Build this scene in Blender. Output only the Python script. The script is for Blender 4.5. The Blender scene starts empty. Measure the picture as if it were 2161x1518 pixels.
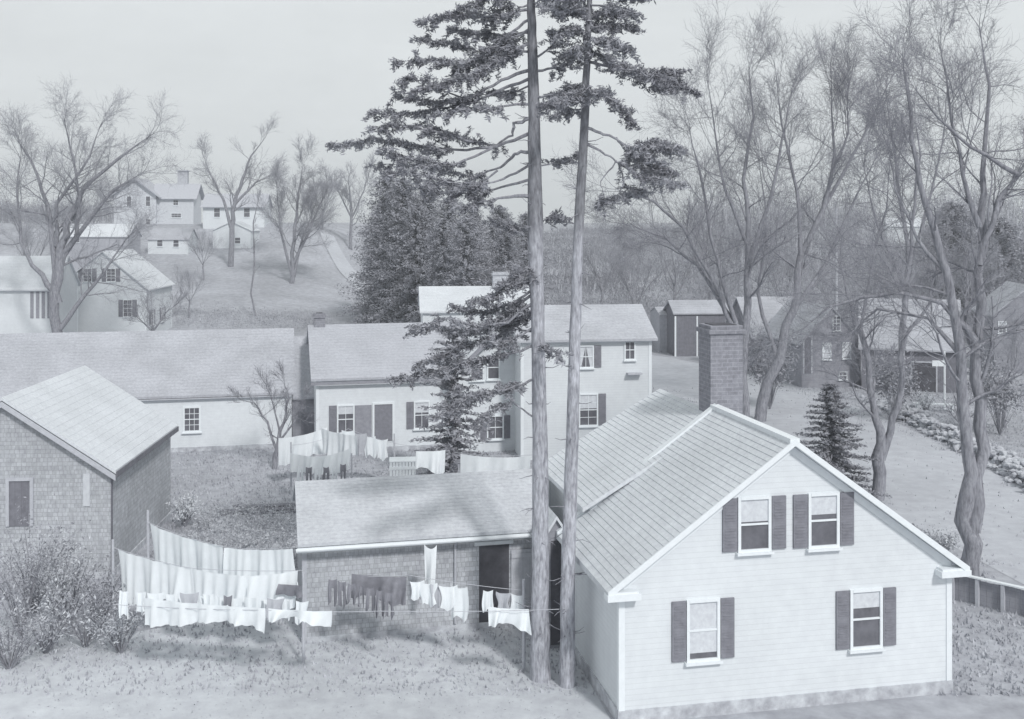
import bpy, bmesh, math, random
import numpy as np
from mathutils import Vector, Matrix
R = math.radians
F, CX, HY, H = 2300.0, 1080.5, 470.0, 11.3      # focal length, centre, horizon (in a 2161 x 1518 picture), eye height
scn = bpy.context.scene
# ------------------------------------------------------------------ camera, light, exposure
cam = bpy.data.cameras.new('camera'); camo = bpy.data.objects.new('camera', cam)
scn.collection.objects.link(camo); scn.camera = camo
camo.location = (0, 0, H); camo.rotation_euler = (R(90), 0, 0)
cam.sensor_width = 36; cam.lens = 36 * F / 2161; cam.shift_y = -(759 - HY) / 2161
cam.clip_start = 0.5; cam.clip_end = 6000
w = bpy.data.worlds.new('World'); scn.world = w; w.use_nodes = True
nt = w.node_tree; nt.nodes.clear()
N = nt.nodes.new; K = nt.links.new
SUN_EL, SUN_AZ = 40.0, 154.0       # azimuth clockwise from the way the camera looks: behind it, to the right
sky = N('ShaderNodeTexSky'); sky.sky_type = 'NISHITA'; sky.sun_disc = False
sky.sun_elevation = R(SUN_EL); sky.sun_rotation = R(SUN_AZ)
hs = N('ShaderNodeHueSaturation'); hs.inputs['Saturation'].default_value = 0.0; K(sky.outputs[0], hs.inputs['Color'])
mx = N('ShaderNodeMixRGB'); mx.inputs[0].default_value = 0.86; K(hs.outputs[0], mx.inputs[1])
mx.inputs[2].default_value = (8.3, 8.75, 8.98, 1)   # thin bright overcast
bg = N('ShaderNodeBackground'); bg.inputs[1].default_value = 0.095; tcw = N('ShaderNodeTexCoord'); mpw = N('ShaderNodeMapping'); mpw.inputs['Scale'].default_value = (2.2, 2.2, 6); K(tcw.outputs['Generated'], mpw.inputs[0])
nzw = N('ShaderNodeTexNoise'); nzw.inputs['Scale'].default_value = 1.6; nzw.inputs['Detail'].default_value = 7; nzw.inputs['Roughness'].default_value = .62; K(mpw.outputs[0], nzw.inputs['Vector'])
mrw = N('ShaderNodeMapRange'); mrw.inputs[1].default_value = .3; mrw.inputs[2].default_value = .7; mrw.inputs[3].default_value = .93; mrw.inputs[4].default_value = 1.06; K(nzw.outputs['Fac'], mrw.inputs[0])
vmw = N('ShaderNodeVectorMath'); vmw.operation = 'SCALE'; K(mx.outputs[0], vmw.inputs[0]); K(mrw.outputs[0], vmw.inputs['Scale']); K(vmw.outputs[0], bg.inputs[0])
wo = N('ShaderNodeOutputWorld'); K(bg.outputs[0], wo.inputs[0])
sun = bpy.data.lights.new('sun', 'SUN'); sun.energy = 2.3; sun.angle = R(6); sun.color = (1, .985, .97)
suno = bpy.data.objects.new('sun', sun); scn.collection.objects.link(suno)
sd = Vector((math.sin(R(SUN_AZ)) * math.cos(R(SUN_EL)), math.cos(R(SUN_AZ)) * math.cos(R(SUN_EL)), math.sin(R(SUN_EL))))
suno.rotation_euler = sd.to_track_quat('Z', 'Y').to_euler(); suno.location = (30, -40, 60)
vs = scn.view_settings; vs.view_transform = 'Standard'; vs.look = 'None'; vs.gamma = 1; vs.exposure = 0.0
scn.render.engine = 'CYCLES'
scn.render.resolution_x = 1024; scn.render.resolution_y = 719

# ------------------------------------------------------------------ helpers
def P(px, py, Y): return Vector(((px - CX) * Y / F, Y, H - (py - HY) * Y / F))
def X(px, Y): return (px - CX) * Y / F
def tag(o, label=None, cat=None, group=None, kind=None):
    if label: o['label'] = label
    if cat: o['category'] = cat
    if group: o['group'] = group
    if kind: o['kind'] = kind
    return o
def empty(name, loc=(0, 0, 0), rz=0, label=None, cat=None, group=None):
    o = bpy.data.objects.new(name, None); scn.collection.objects.link(o)
    o.location = loc; o.rotation_euler = (0, 0, rz); o.empty_display_size = .3
    return tag(o, label, cat, group)
def copy_tree(o, parent=None):
    c = o.copy(); scn.collection.objects.link(c); c.parent = parent
    for ch in [x for x in bpy.data.objects if x.parent == o]: copy_tree(ch, c)
    return c
class MB:
    def __init__(s): s.v = []; s.f = []
    def add(s, vs, fs):
        n = len(s.v); s.v.extend([tuple(p) for p in vs]); s.f.extend([tuple(i + n for i in f) for f in fs])
    def box8(s, c): s.add(c, [(0, 3, 2, 1), (4, 5, 6, 7), (0, 1, 5, 4), (1, 2, 6, 5), (2, 3, 7, 6), (3, 0, 4, 7)])
    def box(s, x0, x1, y0, y1, z0, z1):
        s.box8([(x0, y0, z0), (x1, y0, z0), (x1, y1, z0), (x0, y1, z0), (x0, y0, z1), (x1, y0, z1), (x1, y1, z1), (x0, y1, z1)])
    def prism(s, poly, f):     # poly: list of (a, z); f(a, z, end) -> xyz, end in (0, 1)
        n = len(poly); s.add([f(a, z, 0) for a, z in poly] + [f(a, z, 1) for a, z in poly],
            [tuple(range(n)), tuple(range(2 * n - 1, n - 1, -1))] + [(i, (i + 1) % n, (i + 1) % n + n, i + n) for i in range(n)])
    def tube(s, pts, rad, sides=6, cap=True):
        pts = [Vector(p) for p in pts]; n0 = len(s.v); m = len(pts); ref = None
        for i, p in enumerate(pts):
            d = (pts[min(i + 1, m - 1)] - pts[max(i - 1, 0)])
            if d.length < 1e-6: d = Vector((0, 0, 1))
            d.normalize()
            if ref is None: ref = Vector((1, 0, 0)) if abs(d.x) < .9 else Vector((0, 1, 0))
            a = d.cross(ref); a.normalize(); b = d.cross(a); ref = b.cross(d) if False else ref
            for k in range(sides):
                t = 2 * math.pi * k / sides; q = p + (a * math.cos(t) + b * math.sin(t)) * rad[i]; s.v.append((q.x, q.y, q.z))
        for i in range(m - 1):
            for k in range(sides):
                k2 = (k + 1) % sides
                s.f.append((n0 + i * sides + k, n0 + i * sides + k2, n0 + (i + 1) * sides + k2, n0 + (i + 1) * sides + k))
        if cap and sides > 3:
            s.f.append(tuple(n0 + k for k in range(sides))[::-1]); s.f.append(tuple(n0 + (m - 1) * sides + k for k in range(sides)))
    def quads(s, arr):         # (n, k, 3) array of separate faces
        n, k = arr.shape[:2]; b = len(s.v); s.v.extend(map(tuple, arr.reshape(-1, 3).tolist()))
        s.f.extend([tuple(range(b + i * k, b + i * k + k)) for i in range(n)])
    def build(s, name, m, parent=None, smooth=False, fix=True, loc=None):
        me = bpy.data.meshes.new(name); me.from_pydata(s.v, [], s.f)
        if fix:
            bm = bmesh.new(); bm.from_mesh(me); bmesh.ops.recalc_face_normals(bm, faces=bm.faces); bm.to_mesh(me); bm.free()
        if smooth: me.polygons.foreach_set('use_smooth', [True] * len(me.polygons))
        me.materials.append(m); me.update()
        o = bpy.data.objects.new(name, me); scn.collection.objects.link(o)
        if parent is not None: o.parent = parent
        if loc is not None: o.location = loc
        return o

# ------------------------------------------------------------------ materials (grey tones of a blue-grey monochrome print)
def tone(v):
    k = max(0, min(1, (v - .15) / .6))
    a, b = (.97, .975, 1.12), (.95, .995, 1.03)
    return tuple(min(.95, v * (a[i] * (1 - k) + b[i] * k)) for i in range(3)) + (1,)
MATS = {}
def mat(name, v, rough=.85, var=.18, scale=6.0, pat=None, bump=.25, psc=1.0, v2=None, big=.0, spec=.2, pf=.7, zs=1):
    if name in MATS: return MATS[name]
    m = bpy.data.materials.new(name); m.use_nodes = True; t = m.node_tree; N = t.nodes.new; K = t.links.new
    b = t.nodes['Principled BSDF']; b.inputs['Roughness'].default_value = rough
    b.inputs['Specular IOR Level'].default_value = spec
    tc = N('ShaderNodeTexCoord')
    n1 = N('ShaderNodeTexNoise'); n1.inputs['Scale'].default_value = scale; n1.inputs['Detail'].default_value = 6; n1.inputs['Roughness'].default_value = .65
    if zs != 1:
        mp_ = N('ShaderNodeMapping'); mp_.inputs['Scale'].default_value = (1, 1, zs); K(tc.outputs['Object'], mp_.inputs[0]); K(mp_.outputs[0], n1.inputs['Vector'])
    else: K(tc.outputs['Object'], n1.inputs['Vector'])
    cr = N('ShaderNodeValToRGB'); cr.color_ramp.elements[0].position = .3; cr.color_ramp.elements[1].position = .7
    cr.color_ramp.elements[0].color = tone(v * (1 - var)); cr.color_ramp.elements[1].color = tone(v2 if v2 else v * (1 + var))
    K(n1.outputs['Fac'], cr.inputs[0]); col = cr.outputs[0]; hgt = n1.outputs['Fac']; bd = .01
    if big:
        n2 = N('ShaderNodeTexNoise'); n2.inputs['Scale'].default_value = scale * .07; n2.inputs['Detail'].default_value = 4
        K(tc.outputs['Object'], n2.inputs['Vector'])
        c2 = N('ShaderNodeValToRGB'); c2.color_ramp.elements[0].position = .35; c2.color_ramp.elements[1].position = .65
        c2.color_ramp.elements[0].color = (1 - big,) * 3 + (1,); c2.color_ramp.elements[1].color = (1, 1, 1, 1)
        K(n2.outputs['Fac'], c2.inputs[0]); mu = N('ShaderNodeMixRGB'); mu.blend_type = 'MULTIPLY'; mu.inputs[0].default_value = 1
        K(col, mu.inputs[1]); K(c2.outputs[0], mu.inputs[2]); col = mu.outputs[0]
    if pat:
        sx = N('ShaderNodeSeparateXYZ'); K(tc.outputs['Object'], sx.inputs[0])
        ad = N('ShaderNodeMath'); K(sx.outputs[0], ad.inputs[0]); K(sx.outputs[1], ad.inputs[1])
        cb = N('ShaderNodeCombineXYZ')
        if pat in ('shingle', 'brick'):
            K(ad.outputs[0], cb.inputs[0]); K(sx.outputs[2], cb.inputs[1])
            br = N('ShaderNodeTexBrick'); K(cb.outputs[0], br.inputs['Vector']); br.inputs['Scale'].default_value = 1
            br.inputs['Brick Width'].default_value = (.12 if pat == 'shingle' else .21) * psc; br.squash = 1.4 if pat == 'shingle' else 1; br.squash_frequency = 3; br.offset = .37 if pat == 'shingle' else .5; br.inputs['Row Height'].default_value = (.14 if pat == 'shingle' else .075) * psc
            br.inputs['Mortar Size'].default_value = .009 * psc
            br.inputs['Color1'].default_value = (1, 1, 1, 1); br.inputs['Color2'].default_value = (.82, .82, .82, 1); br.inputs['Mortar'].default_value = (.68,) * 3 + (1,)
            if pat == 'brick': br.inputs['Mortar'].default_value = (1.1,) * 3 + (1,)
            mu = N('ShaderNodeMixRGB'); mu.blend_type = 'MULTIPLY'; mu.inputs[0].default_value = 1
            K(col, mu.inputs[1]); K(br.outputs['Color'], mu.inputs[2]); col = mu.outputs[0]; hgt = br.outputs['Color']; bd = .02
        else:   # boards: 'clap' horizontal, 'board' vertical
            src = sx.outputs[2] if pat == 'clap' else ad.outputs[0]
            md = N('ShaderNodeMath'); md.operation = 'MULTIPLY'; md.inputs[1].default_value = (1 / .125 if pat == 'clap' else 1 / .2) / psc; K(src, md.inputs[0])
            fr = N('ShaderNodeMath'); fr.operation = 'FRACT'; K(md.outputs[0], fr.inputs[0])
            c3 = N('ShaderNodeValToRGB'); c3.color_ramp.elements[0].position = .0; c3.color_ramp.elements[0].color = (.72,) * 3 + (1,)
            c3.color_ramp.elements[1].position = .14; c3.color_ramp.elements[1].color = (1, 1, 1, 1); K(fr.outputs[0], c3.inputs[0])
            mu = N('ShaderNodeMixRGB'); mu.blend_type = 'MULTIPLY'; mu.inputs[0].default_value = pf
            K(col, mu.inputs[1]); K(c3.outputs[0], mu.inputs[2]); col = mu.outputs[0]; hgt = c3.outputs[0]; bd = .015
    K(col, b.inputs['Base Color'])
    if bump:
        bp = N('ShaderNodeBump'); bp.inputs['Strength'].default_value = bump; bp.inputs['Distance'].default_value = bd
        K(hgt, bp.inputs['Height']); K(bp.outputs[0], b.inputs['Normal'])
    MATS[name] = m; return m
white = mat('white_clapboard', 0.74, pat='clap', var=.05, scale=3, bump=.4, big=.1, pf=.5)
whitef = mat('white_painted_boards', 0.74, var=.06, scale=4, pat='clap', psc=1.1, bump=.2, big=.08, pf=.25)
trimm = mat('white_trim', 0.78, var=.04, scale=8)
greytrim = mat('grey_trim', .5, var=.1, scale=8)
shing = mat('weathered_shingle', 0.56, pat='shingle', var=.2, scale=5, bump=.4, psc=.95, big=.18)
shingside = mat('weathered_shingle_grey', .52, pat='shingle', var=.2, scale=5, bump=.4, psc=.95, big=.2)
roof_light = mat('light_roofing', .66, var=.10, scale=9, big=.1)
roof_shop = mat('shop_roofing', .47, var=.14, scale=9, big=.2)
roof_mid = mat('grey_roofing', 0.46, var=.16, scale=9, big=.14)
roof_stripe = mat('roof_courses', .68, var=.12, scale=7, big=.12)
darkwood = mat('dark_boards', 0.2, pat='board', var=.2, scale=4)
greyclap = mat('grey_clapboard', 0.33, pat='clap', var=.15, scale=3, psc=1.3, big=.15)
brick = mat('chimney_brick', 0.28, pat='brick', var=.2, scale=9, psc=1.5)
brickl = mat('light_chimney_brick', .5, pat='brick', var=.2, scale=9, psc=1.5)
stone = mat('field_stone', .5, var=.35, scale=3, bump=.6)
glass = mat('window_glass', 0.14, rough=.15, var=.3, scale=2.2, bump=0, spec=.5)
curtain = mat('curtain', .62, var=.12, scale=9)
shut = mat('painted_shutter', 0.23, pat='clap', var=.15, scale=6, psc=.5)
shutl = mat('faded_shutter', 0.3, pat='clap', var=.15, scale=6, psc=.5)
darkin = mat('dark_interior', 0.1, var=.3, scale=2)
bark = mat('bark', .27, var=.45, scale=14, bump=1, zs=.18)
barkp = mat('pale_bark', .45, var=.35, scale=8, bump=.8)
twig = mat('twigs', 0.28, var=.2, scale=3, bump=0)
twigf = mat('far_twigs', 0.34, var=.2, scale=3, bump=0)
needle = mat('needles', 0.32, var=.35, scale=1.4, bump=0)
needled = mat('dark_needles', .35, var=.14, scale=.8, bump=0)
grassm = mat('meadow', .44, var=.22, scale=1.6, bump=.5, big=.22)
roadm = mat('dirt_road', .52, var=.12, scale=1.5, bump=.4, big=.14)
yardm = mat('worn_yard', .60, var=.14, scale=1.8, bump=.4, big=.2)
gardm = mat('garden_soil', .46, var=.35, scale=3, bump=.8)
cloth = mat('white_cloth', .82, var=.04, scale=3, bump=.1)
clothg = mat('grey_cloth', .5, var=.1, scale=4, bump=.1)
clothd = mat('dark_cloth', 0.24, var=.2, scale=4, bump=.1)
leafm = mat('leaves', .5, var=.35, scale=2.5, bump=0)
leafd = mat('dark_leaves', 0.34, var=.35, scale=2.5, bump=0)

# ------------------------------------------------------------------ ground
def ss(a, b, x):
    t = max(0., min(1., (x - a) / (b - a))); return t * t * (3 - 2 * t)
def hz(x, y):
    t = max(0, min(1, (y - 108) / 82)); a = t ** 1.7
    hl = 11.0 * a * (1 - ss(-38, -9, x)) 
    hr = 8.0 * ss(125, 290, y) * ss(-22, 20, x)
    z = max(hl, hr)
    if y > 300: z += (0 if x < -20 else 1) * ss(300, 600, y) * 1.5
    z += .25 * math.sin(x * .13 + 1) * math.sin(y * .11) * ss(105, 140, y)
    return z
def wall_range(a, b, n): return [a + (b - a) * i / n for i in range(n)]
xs = [-2500, -1200, -600, -350, -250] + wall_range(-200, 200, 100) + [200, 260, 360, 600, 1200, 2500]
ys = [-60, -20] + wall_range(0, 100, 20) + wall_range(100, 320, 74) + wall_range(320, 600, 14) + [600, 900, 1500, 3000]
g = MB(); g.add([(x, y, hz(x, y)) for y in ys for x in xs],
    [(j * len(xs) + i, j * len(xs) + i + 1, (j + 1) * len(xs) + i + 1, (j + 1) * len(xs) + i) for j in range(len(ys) - 1) for i in range(len(xs) - 1)])
tag(g.build('ground', grassm, smooth=True, fix=False), kind='structure')
def sheet(name, pts, m, z):           # flat polygon laid on level ground
    s = MB(); s.add([(x, y, z) for x, y in pts], [tuple(range(len(pts)))]); return tag(s.build(name, m, fix=False), kind='structure')
def ribbon(name, pts, wid, m, dz):
    s = MB(); L = []
    fine = []
    for a, b in zip(pts, pts[1:]):
        for k in range(12): fine.append((a[0] + (b[0] - a[0]) * k / 12, a[1] + (b[1] - a[1]) * k / 12, a[2] + (b[2] - a[2]) * k / 12))
    fine.append(pts[-1])
    for i, p in enumerate(fine):
        q = fine[min(i + 1, len(fine) - 1)]; o = fine[max(i - 1, 0)]
        d = Vector((q[0] - o[0], q[1] - o[1], 0)).normalized(); n = Vector((-d.y, d.x, 0)); ww = p[2] / 2
        for k in (-1, -.33, .33, 1): x, y = p[0] + n.x * ww * k, p[1] + n.y * ww * k; L.append((x, y, hz(x, y) + dz))
    s.add(L, [(i * 4 + k, i * 4 + k + 1, i * 4 + k + 5, i * 4 + k + 4) for i in range(len(fine) - 1) for k in range(3)])
    return tag(s.build(name, m, fix=False), kind='structure')
sheet('yard', [(-30, 15), (20, 15), (12, 24), (2.3, 24.4), (1.2, 31), (-5.5, 32.6), (-11.5, 29.5), (-14, 31), (-30, 31)], yardm, .004)
ribbon('road', [(24, 18, 7), (19.5, 34, 7), (18, 46, 7.5), (17.3, 60, 9), (14, 74, 13), (7, 88, 14), (0, 100, 10), (-8, 118, 5)], 0, roadm, .008)
ribbon('path', [(-8, 114, 2.5), (-12.2, 132, 3), (-17.5, 147, 3.2), (-24.5, 165, 3), (-32, 188, 2.5)], 0, roadm, .05)  # pale sheet laid on the slope to paint the hill's lit flank
sheet('garden_bed', [(-11.5, 35.3), (-6.1, 36.2), (-6.2, 43), (-11.6, 42.6)], gardm, .004)

# ------------------------------------------------------------------ houses
class House:
    def __init__(s, name, label, cat, loc, rot, group=None):
        s.o = empty(name, loc, R(rot), label, cat, group); s.rot = R(rot); s.loc = Vector(loc)
        s.M = Matrix.Translation(s.loc) @ Matrix.Rotation(s.rot, 4, 'Z')
        s.u = Vector((math.cos(s.rot), math.sin(s.rot), 0)); s.n = Vector((-math.sin(s.rot), math.cos(s.rot), 0))
    def block(s, x0, x1, y0, y1, ez, rise, ridge, wm, rm, z0=-.6, oh=.25, og=.2, courses=14, step=.012, rp=.5, thick=.1, trim=None, wname='wall', rname='roof', drop=0):
        s.x0, s.x1, s.y0, s.y1 = x0, x1, y0, y1
        A0, A1, B0, B1 = (x0, x1, y0, y1) if ridge == 'y' else (y0, y1, x0, x1)
        mp = (lambda a, b, z: (a, b, z)) if ridge == 'y' else (lambda a, b, z: (b, a, z))
        ra = A0 + (A1 - A0) * rp; e1 = ez; e2 = ez - drop
        s.prof = (A0, A1, ra, ez, rise)
        b = MB(); b.prism([(A0, z0), (A1, z0), (A1, e2), (ra, ez + rise), (A0, e1)], lambda a, z, e: mp(a, (B0, B1)[e], z))
        wall = b.build(wname, wm, s.o)
        pr = []
        t1 = rise / (ra - A0); t2 = (rise + drop) / (A1 - ra)
        def side(a0, z0_, a1, z1_, n):          # eave to ridge
            out = []
            for i in range(n):
                u0, u1 = i / n, (i + 1) / n
                out.append((a0 + (a1 - a0) * u0, z0_ + (z1_ - z0_) * u0 + step + .004)); out.append((a0 + (a1 - a0) * u1, z0_ + (z1_ - z0_) * u1 + .004))
            return out
        za = ez + .01
        left = side(A0 - oh, za - oh * t1 + thick, ra, za + rise + thick, courses)
        right = side(A1 + oh, za - drop - oh * t2 + thick, ra, za + rise + thick, courses)[::-1]
        poly = [(A0 - oh, za - oh * t1)] + left + right + [(A1 + oh, za - drop - oh * t2), (ra, za + rise)]
        r = MB(); r.prism(poly, lambda a, z, e: mp(a, (B0 - og, B1 + og)[e], z))
        rf = r.build(rname, rm, s.o)
        if trim:
            t = MB(); hgt = .2
            for (a0, zz0, a1, zz1) in ((A0, e1, ra, ez + rise), (A1, e2, ra, ez + rise)):
                for (b0, b1) in ((B0 - .03, B0 + .002), (B1 - .002, B1 + .03)):
                    t.prism([(a0, zz0 - hgt), (a1, zz1 - hgt), (a1, zz1), (a0, zz0)], lambda a, z, e: mp(a, (b0, b1)[e], z))
            # eave boards and corner boards
            for (a, sg, ze) in ((A0, -1, e1), (A1, 1, e2)):
                lo, hi = sorted((a - sg * .002, a + sg * .032))
                t.prism([(lo, ze - .22), (hi, ze - .22), (hi, ze - .02), (lo, ze - .02)], lambda a_, z, e: mp(a_, (B0, B1)[e], z))
                for bb, sb in ((B0, -1), (B1, 1)):
                    l2, h2 = sorted((bb + sb * .026, bb - sb * .12)); l1, h1 = sorted((a + sg * .024, a - sg * .12))
                    t.prism([(l1, z0 + .3), (h1, z0 + .3), (h1, ze - .2), (l1, ze - .2)], lambda a_, z, e: mp(a_, (l2, h2)[e], z))
            t.build('trim', trim, s.o)
        s.rf = rf; return rf
    def at(s, side, q, z, d=0):
        if side == 'front': return (q, s.y0 - d, z)
        if side == 'back': return (q, s.y1 + d, z)
        if side == 'left': return (s.x0 - d, q, z)
        return (s.x1 + d, q, z)
    def hit(s, side, px, py):
        d = Vector(((px - CX) / F, 1, -(py - HY) / F)); Mi = s.M.inverted(); o = Mi @ Vector((0, 0, H)); v = Mi.to_3x3() @ d
        if side in ('front', 'back'): t = ((s.y0 if side == 'front' else s.y1) - o.y) / v.y; p = o + v * t; return p.x, p.z
        t = ((s.x0 if side == 'left' else s.x1) - o.x) / v.x; p = o + v * t; return p.y, p.z
    def bx(s, mb, side, q0, q1, z0, z1, d0, d1):
        a = s.at; mb.box8([a(side, q0, z0, d0), a(side, q1, z0, d0), a(side, q1, z0, d1), a(side, q0, z0, d1), a(side, q0, z1, d0), a(side, q1, z1, d0), a(side, q1, z1, d1), a(side, q0, z1, d1)])
    def window(s, side, q0, q1, z0, z1, fr=trimm, shutters=0, sm=shut, rows=2, cols=2, curt=0, sill=True, sides='lr', pane=None, fw=.07):
        if q0 > q1: q0, q1 = q1, q0
        if z0 > z1: z0, z1 = z1, z0
        f = MB(); f_ = fw
        s.bx(f, side, q0 - f_, q0, z0 - f_, z1 + f_, -.02, .06); s.bx(f, side, q1, q1 + f_, z0 - f_, z1 + f_, -.02, .06)
        s.bx(f, side, q0, q1, z1, z1 + f_, -.02, .07); s.bx(f, side, q0, q1, z0 - f_, z0, -.02, .06)
        zm = (z0 + z1) / 2
        s.bx(f, side, q0, q1, zm - .022, zm + .022, -.02, .045)
        if sill: s.bx(f, side, q0 - f_ * 1.6, q1 + f_ * 1.6, z0 - f_ - .05, z0 - f_ + .004, -.02, .13)
        for c in range(1, cols):
            q = q0 + (q1 - q0) * c / cols; s.bx(f, side, q - .012, q + .012, z0, z1, -.02, .035)
        for (a, b) in ((z0, zm), (zm, z1)):
            for r in range(1, rows):
                z = a + (b - a) * r / rows; s.bx(f, side, q0, q1, z - .012, z + .012, -.02, .034)
        wo_ = f.build('window', fr, s.o)
        p = MB(); s.bx(p, side, q0, q1, z0, z1, -.02, .015); p.build('pane', pane or glass, wo_)
        if curt:
            c = MB()
            if curt == 2:      # pair of tied curtains
                for (qa, qb) in ((q0, q0 + (q1 - q0) * .48), (q1, q1 - (q1 - q0) * .48)):
                    c.add([s.at(side, qa, z1, .02), s.at(side, qb, z1, .02), s.at(side, qa + (qb - qa) * .35, z0, .02), s.at(side, qa, z0, .02)], [(0, 1, 2, 3)])
            else: s.bx(c, side, q0, q1, z0 + (z1 - z0) * (1 - curt), z1, .016, .022)
            c.build('curtain', curtain, wo_)
        if shutters:
            for sg in sides:
                h = MB(); a, b = (q0 - f_ - .02 - shutters, q0 - f_ - .02) if sg == 'l' else (q1 + f_ + .02, q1 + f_ + .02 + shutters)
                s.bx(h, side, a, b, z0 - .03, z1 + .05, .0, .05)
                n = 14
                for i in range(n):
                    z = z0 + .05 + (z1 - z0 - .1) * (i + .5) / n
                    if abs(z - zm) > .06: s.bx(h, side, a + .05, b - .05, z - .012, z + .02, .04, .062)
                h.build('shutter', sm, s.o)
        return wo_
    def winpx(s, side, x0, x1, y0, y1, **k):
        a, zt = s.hit(side, x0, y0); b, zb = s.hit(side, x1, y1); return s.window(side, a, b, zb, zt, **k)
    def panel(s, side, q0, q1, z0, z1, name, m, frame=None, d=.03):
        p = MB(); s.bx(p, side, q0, q1, z0, z1, -.02, d); o = p.build(name, m, s.o)
        if frame:
            f = MB(); s.bx(f, side, q0 - .1, q0, z0, z1 + .1, -.02, .06); s.bx(f, side, q1, q1 + .1, z0, z1 + .1, -.02, .06); s.bx(f, side, q0, q1, z1, z1 + .1, -.02, .07)
            f.build('frame', frame, o)
        return o
    def panelpx(s, side, x0, x1, y0, y1, name, m, **k):
        a, zt = s.hit(side, x0, y0); b, zb = s.hit(side, x1, y1); return s.panel(side, min(a, b), max(a, b), max(zb, .02), zt, name, m, **k)
    def chimney(s, x0, x1, y0, y1, z0, z1, m, cap=.06):
        c = MB(); c.box(x0, x1, y0, y1, z0, z1 - .22); c.box(x0 - cap, x1 + cap, y0 - cap, y1 + cap, z1 - .22, z1 - .1); c.box(x0 + .0, x1 - .0, y0 + .0, y1 - .0, z1 - .1, z1)
        o = c.build('chimney', m, s.rf)
        f = MB(); f.box(x0 + .12, x1 - .12, y0 + .12, y1 - .12, z1, z1 + .02); f.build('flue', darkin, s.rf)
        return o
    def foundation(s, h=.25, m=None):
        f = MB(); f.box(s.x0 - .04, s.x1 + .04, s.y0 - .04, s.y1 + .04, -.5, h); f.build('foundation', m or stone, s.o)

# --- nearest white house with striped roof
k = House('gabled_house', 'nearest white clapboard house with two shuttered windows high in its gable', 'house', (2.42, 24.55, 0), 11.6)
# rear wing first, then front block
k.block(.55, 7.85, 4.3, 9.0, 3.86, 2.08, 'y', white, roof_stripe, oh=.3, og=.25, courses=27, step=.02, wname='rear_wall', rname='rear_roof', trim=trimm)
ch = k.chimney(4.08, 5.02, 4.72, 5.6, 5.6, 8.45, brick)
k.block(0, 8.3, 0, 4.4, 3.15, 2.98, 'y', white, roof_stripe, oh=.34, og=.24, courses=34, step=.02, trim=trimm, thick=.12)
for a, za, b, zb, c_ in ((-.34, 2.93, 4.15, 6.15, 1), (8.64, 2.93, 4.15, 6.15, 1)):
    rc = MB()
    for y0, y1 in ((-.27, -.235), (4.635, 4.67)):
        rc.prism([(a, za - .02), (b, zb + .0), (b, zb + .15), (a, za + .15)], lambda q, z, e: (q, (y0, y1)[e], z))
    for y0, y1 in ((4.42, 4.64),):
        rc.prism([(a, za + .12), (b, zb + .12), (b, zb + .19), (a, za + .19)], lambda q, z, e: (q, (y0, y1)[e], z))
    rc.build('rake_board', trimm, k.rf)
rb = MB(); rb.box(4.03, 4.27, -.24, 4.64, 6.2, 6.31); rb.build('ridge_board', trimm, k.rf)
for (a, b) in ((-.36, .42), (7.88, 8.66)): cr = MB(); cr.box(a, b, -.3, -.001, 2.86, 3.0); cr.box(a + .05, b - .05, -.25, -.001, 3.0, 3.05); cr.build('cornice_return', trimm, k.o)
k.winpx('front', 1562, 1620, 1055, 1156, shutters=.35, rows=1, cols=1, curt=.45)
k.winpx('front', 1710, 1764, 1047, 1148, shutters=.35, rows=1, cols=1, curt=.38)
k.winpx('front', 1454, 1512, 1272, 1386, shutters=.33, rows=1, cols=1, curt=.9)
k.winpx('front', 1798, 1855, 1250, 1360, shutters=.33, rows=1, cols=1, curt=.3)
k.foundation(.3)
# --- shingled shed in the foreground
s = House('shingled_shed', 'long low shingled shed with open dark doorway and white eave board', 'shed', (-5.62, 29.3, 0), 13)
s.block(0, 6.75, 0, 4.4, 2.78, .98, 'x', shing, mat('shed_roofing', .58, var=.14, scale=9, big=.16), oh=.3, og=.15, courses=18, step=.012, thick=.07)
ev = MB(); ev.box(-.16, 6.91, -.345, -.302, 2.52, 2.64); ev.box(-.16, 6.91, -.30, -.26, 2.5, 2.58); ev.build('eave_board', trimm, s.rf)
gt = MB(); gt.tube([(-.2, -.4, 2.60), (3.2, -.4, 2.59), (6.95, -.4, 2.60)], [.05] * 3, 8); gt.build('gutter', trimm, s.rf)
a, zt = s.hit('front', 960, 1120); dp = MB(); dp.tube([(a, -.36, 2.55), (a, -.06, 2.35), (a, -.06, 1.0), (a, -.06, .2)], [.035] * 4, 8); dp.build('downpipe', greytrim, s.o)
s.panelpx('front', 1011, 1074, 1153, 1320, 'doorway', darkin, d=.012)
a, z1 = s.hit('front', 1000, 1143); b, _ = s.hit('front', 1082, 1143); lt = MB(); s.bx(lt, 'front', a, b, z1 - .1, z1, -.02, .1); lt.build('lintel', trimm, s.o)
a, z1 = s.hit('front', 1078, 1160); b, _ = s.hit('front', 1122, 1160); dd = s.panel('front', a, b, .05, z1, 'door', mat('pale_door_boards', .5, pat='board', var=.15, scale=4), d=.06)
for zz in (.5, z1 - .22): hh = MB(); s.bx(hh, 'front', a, b, zz, zz + .12, .06, .09); hh.build('door_batten', greytrim, dd)
cb = MB(); s.bx(cb, 'front', -.02, .1, 0, 2.5, .0, .03); s.bx(cb, 'left', -.02, .1, 0, 2.5, .0, .03); cb.build('corner_board', greytrim, s.o)
s.foundation(.15)
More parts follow.
